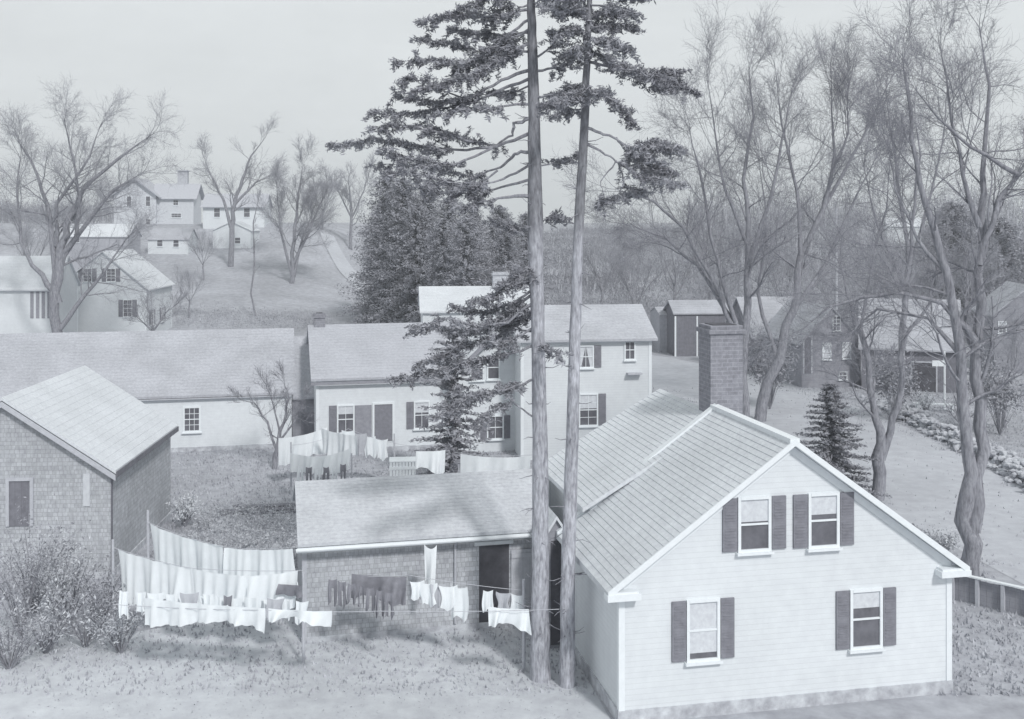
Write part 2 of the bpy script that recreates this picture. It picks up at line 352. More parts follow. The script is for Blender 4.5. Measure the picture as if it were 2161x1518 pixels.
# --- narrow outhouse between the two pine trunks
pv = House('privy', 'narrow wooden privy with dark doorway squeezed between the shed and the nearest house', 'outhouse', (X(1157, 28.9), 28.9, 0), 11)
pv.block(0, .42, 0, .9, 3.1, .32, 'y', greyclap, roof_light, oh=.08, og=.1, courses=4)
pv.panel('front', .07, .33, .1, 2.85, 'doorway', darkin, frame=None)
pb = MB(); pv.bx(pb, 'front', .35, .42, 0, 3.1, 0, .05); pb.build('door_post', trimm, pv.o)
# --- barn on the left
b_ = House('shingled_barn', 'shingled barn at the left edge with a bright pale roof and weathered gable', 'barn', (-19.33, 34.25, 0), 3)
b_.block(0, 6.6, 0, 7.3, 3.5, 2.2, 'y', shing, roof_light, oh=.22, og=.2, courses=16, step=.01, trim=None, thick=.1)
for a, c in ((-.22, 3.3), (6.82, 3.3)):
    tb = MB(); tb.prism([(a, 3.33), (c, 5.68), (c, 5.5), (a, 3.15)], lambda q, z, e: (q, (-.235, -.205)[e], z)); tb.build('rake_board', greytrim, b_.rf)
eb = MB(); eb.box(6.83, 6.86, -.2, 7.5, 3.25, 3.43); eb.box(6.602, 6.63, -.0, .12, 0, 3.3); eb.build('eave_board', darkwood, b_.rf)
b_.panelpx('front', 20, 64, 1015, 1110, 'door', darkwood, frame=greytrim)
b_.panelpx('front', 176, 190, 1000, 1068, 'pale_board', mat('pale_board', .6, var=.1))
b_.foundation(.2)
# --- long white barn behind
lb = House('long_barn', 'long low white barn with one small window and a broad grey roof', 'barn', (-25.26, 51.8, 0), 12)
lb.block(0, 14.5, 0, 7.2, 2.84, 2.7, 'x', whitef, roof_mid, oh=.22, og=.15, courses=22, step=.012)
lb.winpx('front', 390, 420, 862, 908, rows=2, cols=3, fw=.09)
lb.foundation(.22)
st = MB(); lb.bx(st, 'front', 0, 14.5, 2.60, 2.66, 0, .2); st.build('eave_board', greytrim, lb.rf)
# --- connecting shed
cn = House('connecting_shed', 'short grey-roofed link with a dark shuttered opening between long barn and white farmhouse', 'shed', (X(617, 55.3), 55.3, 0), 12)
cn.block(0, 1.35, 0, 6.0, 2.5, 2.6, 'x', greyclap, mat('dull_roofing', .48, var=.16, scale=9, big=.1), oh=.2, og=.0, courses=16, step=.01)
cn.panelpx('front', 636, 668, 872, 925, 'shutter', shut)
# --- white farmhouse with shuttered windows
h2 = House('white_farmhouse', 'white one-storey farmhouse with shuttered windows behind the clothes lines, cross gable at its right', 'house', (X(668, 53), 53, 0), 13)
h2.block(0, 8.6, 0, 7, 3.75, 2.15, 'x', whitef, mat('pale_grey_roofing', 0.46, var=.13, scale=9, big=.1), oh=.25, og=.28, courses=20, step=.012, trim=trimm)
fd = MB(); fd.box(-.28, 6.4, -.29, -.25, 3.42, 3.56); fd.build('eave_board', shutl, h2.rf)
h2.winpx('front', 714, 745, 858, 912, shutters=.36, sides='l', rows=1, cols=2, curt=.3)
h2.panelpx('front', 749, 784, 856, 922, 'shutter', shutl, d=.05)
h2.panelpx('front', 790, 828, 854, 930, 'door', shut, frame=trimm)
h2.winpx('front', 876, 904, 850, 902, shutters=.34, sides='l', rows=1, cols=2, curt=.4)
h2.chimney(-.2 + .25, .6, 3.3, 3.95, 5.3, 6.6, brick)
h2.foundation(.25)
a0, _ = h2.hit('front', 952, 800); a1, _ = h2.hit('front', 1112, 800)
h2.block(a0, a1, -1.2, 3.5, 4.15, 1.75, 'y', whitef, roof_light, oh=.22, og=.25, courses=10, wname='wing_wall', rname='wing_roof')
for a, c in ((a0 - .22, (a0 + a1) / 2), (a1 + .22, (a0 + a1) / 2)):
    rk = MB(); rk.prism([(a, 3.94), (c, 5.9), (c, 5.66), (a, 3.70)], lambda q, z, e: (q, (-1.49, -1.455)[e], z)); rk.build('rake_board', shutl, h2.rf)
h2.winpx('front', 994, 1018, 756, 800, rows=1, cols=1); h2.winpx('front', 1030, 1052, 753, 798, rows=1, cols=1)
h2.winpx('front', 880, 910, 783, 800, rows=1, cols=1) if False else None
h2.winpx('front', 1030, 1060, 880, 924, rows=1, cols=2, shutters=.3)
# --- white two-storey house
wh = House('two_storey_house', 'white two-storey house with shuttered windows one above the other, right of the pine trunks', 'house', (X(1100, 51.8), 51.8, 0), 8)
wh.block(0, 6.35, 0, 5.4, 5.75, 1.3, 'x', white, mat('pale_roofing', 0.5, var=.15, scale=8, big=.15), oh=.3, og=.25, courses=14, step=.012, trim=trimm)
wh.winpx('front', 1222, 1250, 732, 774, shutters=.34, sides='r', rows=1, cols=2, curt=2)
wh.winpx('front', 1320, 1338, 720, 757, rows=1, cols=2, shutters=.0)
wh.winpx('front', 1224, 1259, 834, 896, shutters=.36, sides='r', rows=2, cols=2, curt=.45)
ic, _ = wh.hit('front', 1322, 790); wb = MB(); wh.bx(wb, 'front', ic, ic + .7, 4.0, 4.08, 0, .35); wb.build('awning_shelf', greytrim, wh.o)
# --- pale house behind with big chimney
hb = House('pale_roofed_house', 'small pale-roofed house with tall pale chimney beneath the dark evergreens', 'house', (X(892, 72), 72, 0), 6)
hb.block(0, 7.2, 0, 6, 5.4, 1.4, 'x', whitef, roof_light, oh=.2, og=.2, courses=8)
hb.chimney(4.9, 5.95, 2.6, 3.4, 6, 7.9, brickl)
hb.winpx('front', 915, 930, 672, 690, rows=1, cols=1)
# --- dark barn left of big chimney
db = House('dark_barn', 'dark board barn with a pale roof just left of the big brick chimney', 'barn', (X(1424, 92), 92, 0), 4)
db.block(0, 4.6, 0, 4, 3.6, .9, 'x', darkwood, roof_shop, oh=.15, og=.15, courses=6, z0=-.3)
c5 = MB(); db.bx(c5, 'front', -.02, .12, 0, 3.4, 0, .05); db.bx(c5, 'front', 1.85, 1.97, 0, 3.4, 0, .05); c5.build('corner_board', trimm, db.o)
ds = House('grey_shed', 'low grey board shed standing left of the dark barn', 'shed', (X(1392, 95), 95, 0), 4)
ds.block(0, 1.3, 0, 4, 3.2, .5, 'x', mat('grey_boards', .45, pat='board', var=.15, scale=4), roof_mid, oh=.1, og=.05, courses=4, z0=-.3)
# --- shops across the street
lr = House('pale_roofed_shop', 'shop with broad pale roof and dark front, left of the grey gabled shop', 'shop', (X(1588, 82), 82, 0), 9)
lr.block(0, 4.4, 0, 6, 2.7, 2.7, 'x', darkwood, roof_shop, oh=.25, og=.15, courses=12, z0=-.3)
lr.winpx('front', 1612, 1625, 722, 742, rows=1, cols=1)
sg = House('gabled_shop', 'small grey gabled shop with two curtained windows and one attic window', 'shop', (X(1692, 74.5), 74.5, 0), 9)
sg.block(0, 4.3, 0, 7, 3.1, 2.35, 'y', greyclap, roof_shop, oh=.2, og=.15, courses=12, z0=-.3)
sg.winpx('front', 1758, 1772, 668, 697, rows=2, cols=2, fw=.05); sg.winpx('front', 1737, 1752, 726, 757, rows=2, cols=1, curt=.95); sg.winpx('front', 1779, 1794, 725, 755, rows=2, cols=1, curt=.95)
sg.winpx('front', 1771, 1786, 786, 800, rows=1, cols=2, fw=.05); sg.panelpx('front', 1697, 1711, 712, 788, 'door', darkwood, frame=greytrim)
rcn = House('street_barn', 'big pale-roofed barn with dark open front across the street', 'barn', (X(1818, 74), 74, 0), -18)
rcn.block(0, 6.3, 0, 7, 2.95, 2.9, 'x', darkwood, roof_shop, oh=.3, og=.2, courses=14, z0=-.3)
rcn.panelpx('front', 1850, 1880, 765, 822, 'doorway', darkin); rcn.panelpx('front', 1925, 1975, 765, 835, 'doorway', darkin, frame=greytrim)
re_ = House('street_store', 'store with pale gable roof at the right edge behind the double-trunked elm', 'shop', (X(2098, 82), 82, 0), -10)
re_.block(0, 5, 0, 6, 4.4, 2.1, 'y', greyclap, roof_shop, oh=.25, og=.2, courses=12, z0=-.3)
re_.winpx('front', 2108, 2122, 680, 702, rows=2, cols=2, curt=.5)
# --- houses at left, far
la = House('porched_house', 'white house with tall dark porch openings cut off at the left edge', 'house', (X(-40, 98), 98, 0), 4)
la.block(0, 6.4, 0, 6.5, 5.4, 2.7, 'x', white, roof_light, oh=.3, og=.25, courses=12, trim=trimm)
for x in (64, 76, 88, 100): la.panelpx('front', x, x + 7, 616, 672, 'porch_opening', shutl)
lh = House('valley_house', 'white gabled house with two shuttered upstairs windows behind the big bare tree', 'house', (X(118, 106), 106, 0), 2)
lh.block(0, 8.7, 0, 9, 4.9, 3.5, 'y', white, roof_light, oh=.3, og=.25, courses=14, rp=.52, trim=trimm)
lh.winpx('front', 176, 193, 568, 594, shutters=.42, rows=2, cols=2, fw=.05); lh.winpx('front', 226, 243, 568, 594, shutters=.42, rows=2, cols=2, fw=.05)
lh.winpx('front', 261, 278, 634, 668, shutters=.42, rows=2, cols=2, fw=.05); lh.winpx('front', 128, 143, 642, 670, shutters=.3, rows=2, cols=2, fw=.05)
lh.window('right', 1.4, 2.3, 1.2, 2.6, shutters=.4); lh.window('right', 5, 5.9, 1.2, 2.6, shutters=.4)
lr2 = House('hillside_cottage', 'low white cottage with two dark windows on the slope below the tavern', 'cottage', (X(312, 168), 168, 6.7), 0)
lr2.block(0, 6.2, 0, 5, 2.0, 1.6, 'x', white, roof_mid, oh=.2, og=.2, courses=6, z0=-2.5)
lr2.winpx('front', 332, 343, 506, 520, rows=1, cols=1, fw=.06); lr2.winpx('front', 366, 377, 507, 521, rows=1, cols=1, fw=.06)
tv = House('hilltop_tavern', 'tall pale tavern with wide overhanging gable and square chimney on the hilltop', 'tavern', (X(240, 200), 200, 10.4), 5)
tv.block(7.2, 14.2, .6, 8, 5.6, 2.5, 'x', mat('pale_wall', .62, pat='clap', var=.08, scale=3), mat('hill_roofing', .48, var=.12, scale=6), oh=.6, og=.7, courses=8, z0=-3, wname='wing_wall', rname='wing_roof')
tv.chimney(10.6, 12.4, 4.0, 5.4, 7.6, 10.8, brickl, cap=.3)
tv.winpx('front', 366, 376, 423, 433, rows=1, cols=2, fw=.08); tv.winpx('front', 362, 382, 451, 459, rows=1, cols=3, fw=.08)
tv.block(0, 7.6, 0, 9, 6.0, 2.9, 'y', MATS['pale_wall'], MATS['hill_roofing'], oh=.9, og=.8, courses=8, z0=-3, thick=.25)
tv.winpx('front', 308, 317, 415, 435, rows=1, cols=1, fw=.08); tv.winpx('front', 308, 317, 463, 474, rows=1, cols=1, fw=.08); tv.winpx('front', 268, 277, 415, 435, rows=1, cols=1, fw=.08)
t2 = House('hilltop_house', 'white hilltop house with long dark eaves behind the twin-stemmed bare tree', 'house', (X(428, 186), 186, 9.6), 3)
t2.block(0, 10.4, 0, 7, 4.6, 2.0, 'x', white, MATS['hill_roofing'], oh=.6, og=.3, courses=8, z0=-3)
for x in (452, 515): t2.winpx('front', x, x + 12, 440, 458, rows=1, cols=1, fw=.08)
t3 = House('hillside_annex', 'low white annex with one window just below the long-eaved hilltop house', 'house', (X(449, 172), 172, 7.3), 0)
t3.block(0, 6, 0, 6, 2.7, 1.4, 'y', white, roof_light, oh=.2, og=.2, courses=6, z0=-2)
t3.winpx('front', 496, 507, 502, 514, rows=1, cols=1, fw=.08)
t4 = House('hillside_barn', 'grey barn with a small dark opening on the slope behind the large left bare tree', 'barn', (X(140, 150), 150, 5), 0)
t4.block(0, 8.5, 0, 5, 4.4, 1.6, 'x', mat('barn_grey', .42, pat='clap', var=.1, scale=3), roof_light, oh=.2, og=.2, courses=6, z0=-2.5)
t4.winpx('front', 156, 168, 494, 512, rows=1, cols=1, fw=.03)
fh = House('far_cottage', 'tiny pale cottage with chimney among the far trees at right', 'cottage', (X(1872, 225), 225, 7.9), -14)
fh.block(0, 6.6, 0, 5, 2.6, 1.6, 'x', white, roof_light, oh=.2, og=.2, courses=5, z0=-3)
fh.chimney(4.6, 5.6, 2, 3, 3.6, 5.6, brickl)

# ------------------------------------------------------------------ trees
def rv(rng): 
    while True:
        v = Vector((rng.uniform(-1, 1), rng.uniform(-1, 1), rng.uniform(-1, 1)))
        if .05 < v.length < 1: return v.normalized()
def grow(mbs, p, d, L, r, lev, mx, rng, up=.25, wob=.16, kids=(5, 6, 5, 4), rmin=.008, spread=.62):
    n = 6 if lev < mx else 4
    pts = [p.copy()]; rad = [r]; q = p.copy(); dd = d.normalized()
    tip = max(rmin * .5, r * (.3 if lev < mx else .3))
    for i in range(n):
        dd = (dd + rv(rng) * wob * (1 + .55 * lev) + Vector((0, 0, up * .3))).normalized(); q = q + dd * (L / n); pts.append(q.copy())
        rad.append(r + (tip - r) * (i + 1) / n)
    mbs[0 if lev <= 1 else 1].tube(pts, rad, 6 if lev <= 1 else 3, cap=False)
    if lev >= mx: return
    kk = kids[min(lev, len(kids) - 1)]
    for c in range(kk):
        t = .25 + .75 * (c + rng.random()) / kk; f = t * n; i = min(n - 1, int(f)); pp = pts[i].lerp(pts[i + 1], f - i)
        pd = (pts[i + 1] - pts[i]).normalized(); s_ = (pd + rv(rng) * (spread + .12 * lev) + Vector((0, 0, up * .25))).normalized()
        rr = max(rmin, (r + (tip - r) * t) * .5)
        grow(mbs, pp, s_, L * rng.uniform(.42, .72) * (1.15 - .4 * t), rr, lev + 1, mx, rng, up, wob, kids, rmin * .8, spread)
def stems_tree(name, label, cat, Y, stems, seed, m1=bark, m2=twig, mx=3, kids=(0, 9, 6, 5), L=2.6, t0=.35, rmin=.008, group=None, dyv=1.2, up=.25, z_to_ground=True):
    rng = random.Random(seed); b = P(stems[0][0][0], stems[0][0][1], Y)
    o = empty(name, (b.x, Y, hz(b.x, Y)), 0, label, cat, group); off = Vector((b.x, Y, hz(b.x, Y))); wk = 2.2; mbs = [MB(), MB()]
    for si, stm in enumerate(stems):
        dy = 0 if si == 0 else rng.uniform(-dyv, dyv); pts = []; rad = []; m = len(stm)
        for i, (x, y, wd) in enumerate(stm):
            yy = Y + dy * i / m; q = P(x, y, yy) - off
            pts.append(q); rad.append(max(rmin, wd * .88 / 2 * yy / F) * (.45 if i == len(stm) - 1 else 1))
        if si == 0 and z_to_ground: pts[0].z = -.15
        # smooth-subdivide with a little wobble
        fp, fr = [], []
        for i in range(m - 1):
            for s_ in range(3):
                t = s_ / 3; w_ = rad[i] * .5 if (i or s_) else 0; w_ += .02 if (i or s_) else 0
                fp.append(pts[i].lerp(pts[i + 1], t) + Vector((rng.uniform(-w_, w_), rng.uniform(-w_, w_), 0))); fr.append(rad[i] + (rad[i + 1] - rad[i]) * t)
        fp.append(pts[-1]); fr.append(rad[-1]); mbs[0].tube(fp, fr, 8, cap=False)
        for q_ in range(3): grow(mbs, fp[-1] - (fp[-1] - fp[-2]) * .3 * q_, (fp[-1] - fp[-3]).normalized() + rv(rng) * .35, L * .5, fr[-1] * 1.1, 1, mx, rng, up, .16, kids, rmin)
        tot = sum((fp[i + 1] - fp[i]).length for i in range(len(fp) - 1)); acc = 0; nx = tot * t0
        while nx < tot:
            acc = 0
            for i in range(len(fp) - 1):
                l = (fp[i + 1] - fp[i]).length
                if acc + l >= nx: break
                acc += l
            t = (nx - acc) / max(l, 1e-6); p = fp[i].lerp(fp[i + 1], min(1, t)); d = (fp[i + 1] - fp[i]).normalized()
            rem = .35 + .65 * (1 - nx / tot); s_ = (d + rv(rng) * 1.05 + Vector((0, 0, .05))).normalized()
            grow(mbs, p, s_, L * rem * rng.uniform(.6, 1.2), max(rmin, fr[i] * .32), 1, mx, rng, up, .16, kids, rmin)
            nx += tot * (1 - t0) / kids[1] * rng.uniform(.6, 1.3)
    mbs[0].build('trunk', m1, o, smooth=True, fix=False); mbs[1].build('crown', m2, o, fix=False)
    return o
KK = (0, 10, 6, 5)
stems_tree('elm_tree', 'large double-trunked bare elm at the right edge, arching limb over the street', 'tree', 34.2, [
 [(2052, 1225, 46), (2046, 1100, 44), (2036, 950, 30), (2030, 800, 27), (2010, 640, 23), (1970, 480, 18), (1930, 340, 12), (1915, 200, 8), (1905, 120, 4)],
 [(2052, 1120, 40), (2072, 950, 32), (2062, 800, 28), (2066, 640, 24), (2072, 450, 18), (2080, 330, 12), (2086, 180, 8), (2068, 60, 4)],
 [(2058, 720, 20), (1990, 640, 11), (1900, 618, 9), (1820, 628, 8), (1750, 648, 6), (1690, 700, 3)],
 [(2035, 760, 16), (1960, 672, 8), (1850, 652, 7), (1810, 690, 4)],
 [(2066, 560, 18), (2100, 440, 12), (2130, 390, 9), (2175, 330, 6)], [(2068, 480, 16), (2030, 370, 10), (2000, 200, 6), (1985, 90, 3)],
 [(2150, 370, 12), (2050, 310, 8), (1980, 250, 6), (1925, 180, 3)], [(2010, 600, 14), (1935, 500, 8), (1890, 400, 5), (1870, 300, 3)]], 3, kids=(0, 12, 8, 6), L=3.8, t0=.28, rmin=.0055, up=.1)
stems_tree('elm_tree', 'forked bare tree with V-shaped trunk on the roadside grass right of the small spruce', 'tree', 44.4, [
 [(1850, 1055, 34), (1858, 965, 30), (1846, 880, 18), (1838, 800, 16), (1815, 700, 14), (1796, 650, 8), (1775, 560, 5)],
 [(1860, 970, 20), (1885, 880, 18), (1900, 820, 16), (1905, 720, 13), (1915, 600, 11), (1925, 480, 8), (1940, 330, 5), (1930, 220, 3)],
 [(1905, 720, 10), (1960, 640, 7), (1985, 520, 5)], [(1815, 700, 9), (1840, 560, 6), (1870, 440, 4), (1880, 330, 3)]], 5, kids=(0, 10, 7, 6), L=3.4, rmin=.006, up=.1)
stems_tree('elm_tree', 'tall vase-shaped bare elm rising behind the chimney, limbs fanning left over the valley', 'tree', 60, [
 [(1570, 905, 22), (1572, 800, 20), (1580, 640, 18), (1578, 500, 13), (1570, 380, 9), (1590, 250, 6), (1580, 140, 3)],
 [(1568, 860, 18), (1550, 700, 12), (1500, 580, 10), (1440, 480, 8), (1380, 425, 6), (1300, 400, 3)],
 [(1570, 760, 15), (1540, 640, 11), (1500, 500, 8), (1480, 380, 6), (1455, 270, 3)], [(1580, 560, 12), (1620, 440, 9), (1650, 300, 6), (1672, 190, 3)],
 [(1560, 700, 12), (1470, 560, 9), (1400, 500, 6), (1340, 480, 3)], [(1578, 520, 10), (1530, 400, 7), (1510, 280, 4), (1490, 150, 3)]], 7, kids=(0, 13, 8, 6), L=5.6, rmin=.0075, t0=.36, up=.12)
stems_tree('elm_tree', 'leaning bare elm in front of the shops with spreading upper limbs', 'tree', 62, [
 [(1603, 888, 30), (1640, 760, 24), (1675, 650, 20), (1690, 540, 16), (1740, 440, 12), (1762, 330, 8), (1755, 190, 4)],
 [(1690, 540, 12), (1682, 400, 8), (1650, 260, 5), (1640, 170, 3)], [(1735, 445, 10), (1800, 330, 7), (1850, 230, 5), (1885, 160, 3)],
 [(1755, 370, 8), (1790, 280, 5), (1790, 180, 3)], [(1660, 680, 12), (1740, 560, 8), (1800, 430, 6), (1850, 330, 3)], [(1640, 760, 12), (1600, 620, 8), (1620, 480, 5), (1600, 330, 3)]], 9, kids=(0, 13, 8, 6), L=5.6, rmin=.0075, t0=.36, up=.12)
stems_tree('bare_tree', 'slim bare tree with pale trunk among the elms near the shops', 'tree', 66, [
 [(1900, 830, 18), (1905, 700, 15), (1920, 560, 12), (1900, 430, 9), (1885, 300, 6), (1870, 200, 3)], [(1920, 560, 9), (1960, 430, 6), (1990, 300, 4), (2000, 180, 3)],
 [(1905, 600, 9), (1850, 470, 6), (1820, 340, 4)]], 11, kids=(0, 11, 7, 6), L=4.4, rmin=.008, up=.12)
stems_tree('bare_tree', 'large many-limbed bare tree at left in front of the valley houses', 'tree', 92, [
 [(118, 745, 26), (120, 620, 24), (130, 520, 20), (152, 450, 14), (172, 400, 10), (250, 335, 7), (320, 285, 3)],
 [(124, 640, 20), (112, 540, 15), (100, 430, 10), (70, 350, 6), (40, 300, 3)], [(128, 560, 16), (160, 500, 12), (168, 420, 9), (155, 340, 6), (135, 255, 3)],
 [(118, 620, 16), (70, 560, 10), (45, 510, 8), (35, 400, 5), (45, 320, 3)], [(130, 540, 14), (185, 470, 10), (240, 400, 7), (300, 365, 3)],
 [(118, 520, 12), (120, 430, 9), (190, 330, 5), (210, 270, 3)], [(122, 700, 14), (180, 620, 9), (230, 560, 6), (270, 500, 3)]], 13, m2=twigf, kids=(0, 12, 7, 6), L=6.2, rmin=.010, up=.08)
stems_tree('bare_tree', 'bare tree on the hillside before the long-eaved hilltop house', 'tree', 160, [
 [(487, 545, 14), (487, 480, 12), (495, 430, 9), (510, 380, 7), (530, 330, 4), (560, 290, 2)], [(487, 480, 9), (470, 420, 6), (445, 370, 4), (430, 330, 2)], [(497, 430, 7), (540, 385, 4), (570, 370, 2)]], 15, m2=twigf, kids=(0, 10, 7, 6), L=6, rmin=.014, up=.1)
stems_tree('bare_tree', 'bushy bare tree at the brow of the meadow left of the evergreens', 'tree', 150, [
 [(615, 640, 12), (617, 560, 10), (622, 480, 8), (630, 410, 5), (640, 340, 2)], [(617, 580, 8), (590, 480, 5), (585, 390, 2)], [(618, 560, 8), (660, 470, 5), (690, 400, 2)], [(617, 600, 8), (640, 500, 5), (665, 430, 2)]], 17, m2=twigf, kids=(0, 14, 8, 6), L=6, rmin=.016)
stems_tree('bare_tree', 'small bare tree beside the road crest left of the evergreens', 'tree', 185, [[(740, 492, 8), (742, 440, 6), (735, 380, 3)], [(742, 460, 5), (770, 400, 3), (780, 360, 2)], [(742, 460, 5), (712, 400, 3)]], 18, m2=twigf, kids=(0, 9, 7, 5), L=5, rmin=.02)
stems_tree('sapling', 'thin leaning sapling standing on the meadow right of the hillside trees', 'sapling', 125, [[(540, 690, 5), (530, 620, 4), (538, 560, 4), (535, 470, 3), (545, 420, 2)]], 19, m2=twigf, kids=(0, 7, 4, 3), L=2.5, rmin=.012)
stems_tree('fruit_tree', 'small bare fruit tree before the long white barn wall', 'fruit tree', 50, [[(578, 1000, 13), (583, 950, 12), (600, 890, 7), (608, 840, 4), (600, 800, 2)], [(582, 945, 7), (565, 890, 5), (535, 850, 3), (510, 845, 2)], [(584, 940, 6), (620, 890, 4), (640, 850, 2)], [(590, 910, 5), (575, 850, 3), (560, 810, 2)]], 21, kids=(0, 8, 4, 3), L=1.5, rmin=.007)
stems_tree('fruit_tree', 'low bare fruit tree by the white gabled house with shuttered upstairs windows', 'fruit tree', 100, [[(322, 735, 7), (322, 690, 5), (310, 650, 3)], [(322, 700, 5), (350, 660, 3), (375, 640, 2)], [(322, 700, 5), (290, 670, 3)]], 22, m2=twigf, kids=(0, 8, 5, 4), L=2.8, rmin=.012)
# generic bare trees of the valley, copied
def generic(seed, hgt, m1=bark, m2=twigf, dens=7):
    rng = random.Random(seed); o = empty('bare_tree'); mbs = [MB(), MB()]
    pts = [Vector((0, 0, -1))] + [Vector((rng.uniform(-.15, .15) * i, rng.uniform(-.15, .15) * i, hgt * .12 * i)) for i in range(1, 4)]
    r = hgt * .016; mbs[0].tube(pts, [r * 1.2, r * 1.1, r * .95, r * .8], 7, cap=False)
    for i in range(6):
        a = i * 1.05 + rng.random() * .6; e = rng.uniform(.75, 1.3); st = pts[2].lerp(pts[3], rng.random())
        grow(mbs, st, Vector((math.cos(a) * math.cos(e), math.sin(a) * math.cos(e), math.sin(e))), hgt * rng.uniform(.45, .62), r * .38, 0, 3, rng, .2, .15, (dens + 2, 7, 6, 5), hgt * .0010, .55)
    mbs[0].build('trunk', m1, o, smooth=True, fix=False); mbs[1].build('crown', m2, o, fix=False); return o
protos = [generic(31 + i, 12) for i in range(3)]
spots = [(1340, 110, 0.81, 'bare tree in the valley, first to the right of the paired pine trunks'), (1420, 125, 0.94, 'bare tree above the dark barn left of the big chimney'), (1500, 105, 0.58, 'bare tree rising behind the big brick chimney'),
 (1650, 118, 0.78, 'bare tree behind the pale-roofed shop across the street'), (1760, 100, 0.61, 'bare tree directly behind the grey gabled shop'), (1840, 112, 0.78, 'bare tree behind the gap between gabled shop and street barn'),
 (1960, 105, 0.71, 'bare tree behind the big street barn roof'), (2060, 96, 0.75, 'bare tree seen between the trunks of the double elm'), (2140, 108, 0.82, 'bare tree behind the store at the right edge'),
 (1270, 130, 0.90, 'bare tree in the valley just right of the second pine trunk'), (1560, 150, 0.82, 'farther bare tree above the big brick chimney'), (1900, 150, 0.45, 'bare tree just below the tiny far cottage'),
 (60, 135, 0.90, 'bare tree behind the porched house at the left edge'), (200, 175, 0.80, 'bare tree left of the hilltop tavern'), (430, 150, 0.55, 'small bare tree on the slope below the long-eaved hilltop house'), (680, 190, 0.80, 'hilltop bare tree right of the bushy meadow tree'),
 (400, 122, 0.45, 'low scrubby bare tree at the foot of the meadow'), (2120, 60, 0.54, 'bare tree beyond the stone wall at the right edge')]
rng = random.Random(5)
for i, (px, Y, sc, lab) in enumerate(spots):
    o = protos[i] if i < 3 else copy_tree(protos[i % 3])
    x = X(px, Y); o.location = (x, Y, hz(x, Y)); o.scale = (sc, sc, sc); o.rotation_euler.z = rng.uniform(0, 6.28); tag(o, lab, 'tree', 'bare trees of the valley')
# evergreens
def leafblob(rng_np, c, n, spread, size, flat=.5, asp=.35):
    p = c + rng_np.normal(0, 1, (n, 3)) * spread; a = rng_np.normal(0, 1, (n, 3)); a[:, 2] *= flat; a /= np.linalg.norm(a, axis=1)[:, None]
    b = rng_np.normal(0, 1, (n, 3)); b -= (b * a).sum(1)[:, None] * a; b /= np.linalg.norm(b, axis=1)[:, None]
    s_ = size * rng_np.uniform(.5, 1.3, (n, 1))
    return np.stack([p - a * s_, p + b * s_ * asp, p + a * s_, p - b * s_ * asp], 1)
def spruce(hgt, rad, seed, m=needled, tuft=.35, nb=110, per=16, low=.03, dens=1.0, shp=.75, jz=0):
    r = np.random.default_rng(seed); o = empty('spruce_tree'); t = MB(); t.tube([(0, 0, -1), (0, 0, hgt * .5), (0, 0, hgt)], [hgt * .02, hgt * .012, .02], 6); t.build('trunk', bark, o, fix=False)
    c = MB(); bl = MB()
    for i in range(nb):
        f = low + (1 - low) * (i + r.random()) / nb; z = f * hgt; a = i * 2.4 + r.random() * .8; L = rad * ((1 - f) ** shp) * r.uniform(.5, 1.25) + .08 * rad
        d = np.array([math.cos(a), math.sin(a), 0.]); dr = -.28 * (1 - f) - .05
        k = max(3, int(per * (L / rad + .25) * dens))
        for j in range(k):
            u = (j + r.random()) / k; p = d * L * u + np.array([0, 0, z + dr * L * u + .12 * L * u * u]); c.quads(leafblob(r, p, 5, tuft * .55 * np.array([1, 1, .45 + jz * 3]), tuft * (1.15 - .5 * u)))
        bl.tube([(0, 0, z), tuple(d * L * .8 + np.array([0, 0, z + dr * L * .8]))], [.02 * hgt * .15, .008], 3, cap=False)
    cc = c.build('crown', m, o, fix=False); bl.build('branches', bark, cc, fix=False); return o
sp = [spruce(16, 4.8, 51, tuft=.19, nb=210, per=26, shp=.5, jz=.4), spruce(15, 4.8, 52, tuft=.19, nb=230, per=28, shp=.46, jz=.35)]
esp = [(818, 120, 16.9, 'leftmost and tallest dark evergreen of the clump'), (852, 116, 15.9, 'second evergreen of the dark clump from the left'), (900, 122, 15.6, 'broad evergreen in the middle of the dark clump'),
 (950, 112, 13.9, 'front evergreen of the dark clump above the pale-roofed house'), (1000, 118, 13.3, 'evergreen of the dark clump behind the pale chimney'), (1055, 124, 13.0, 'evergreen of the dark clump left of the thick pine trunk'),
 (1108, 114, 12.2, 'evergreen of the dark clump behind the thick pine trunk'), (935, 104, 11.5, 'shorter evergreen at the foot of the clump beside the lit hill flank'), (806, 128, 13.6, 'low evergreen at the left foot of the clump'),
 (985, 100, 11.8, 'short evergreen just left of the pale chimney'), (1070, 102, 11.6, 'short evergreen just right of the pale chimney'), (880, 112, 13.0, 'evergreen leaning over the lit hill flank on the left of the clump')]
for i, (px, Y, hg, lab) in enumerate(esp):
    o = sp[i] if i < 2 else copy_tree(sp[i % 2]); x = X(px, Y); s0 = (16, 15)[i % 2] if i >= 2 else (16, 15)[i]
    f = hg / s0; o.location = (x, Y, hz(x, Y)); o.scale = (f * 1.05, f * 1.05, f); o.rotation_euler.z = i * 1.3; tag(o, lab, 'evergreen', 'dark evergreens in the middle distance')
o = spruce(4.6, 2.3, 60, m=needle, tuft=.11, nb=130, per=30, shp=.8); o.name = 'small_spruce'; o.location = (X(1752, 45), 45, 0); tag(o, 'small dark spruce on the grass behind the nearest white house', 'spruce')
o = spruce(6.9, 2.1, 61, m=needle, tuft=.15, nb=95, per=18, low=.12, dens=.8, shp=.5); o.name = 'scraggly_spruce'; o.location = (X(958, 46), 46, 0); tag(o, 'scraggly spruce in the yard before the cross-gabled farmhouse', 'spruce')
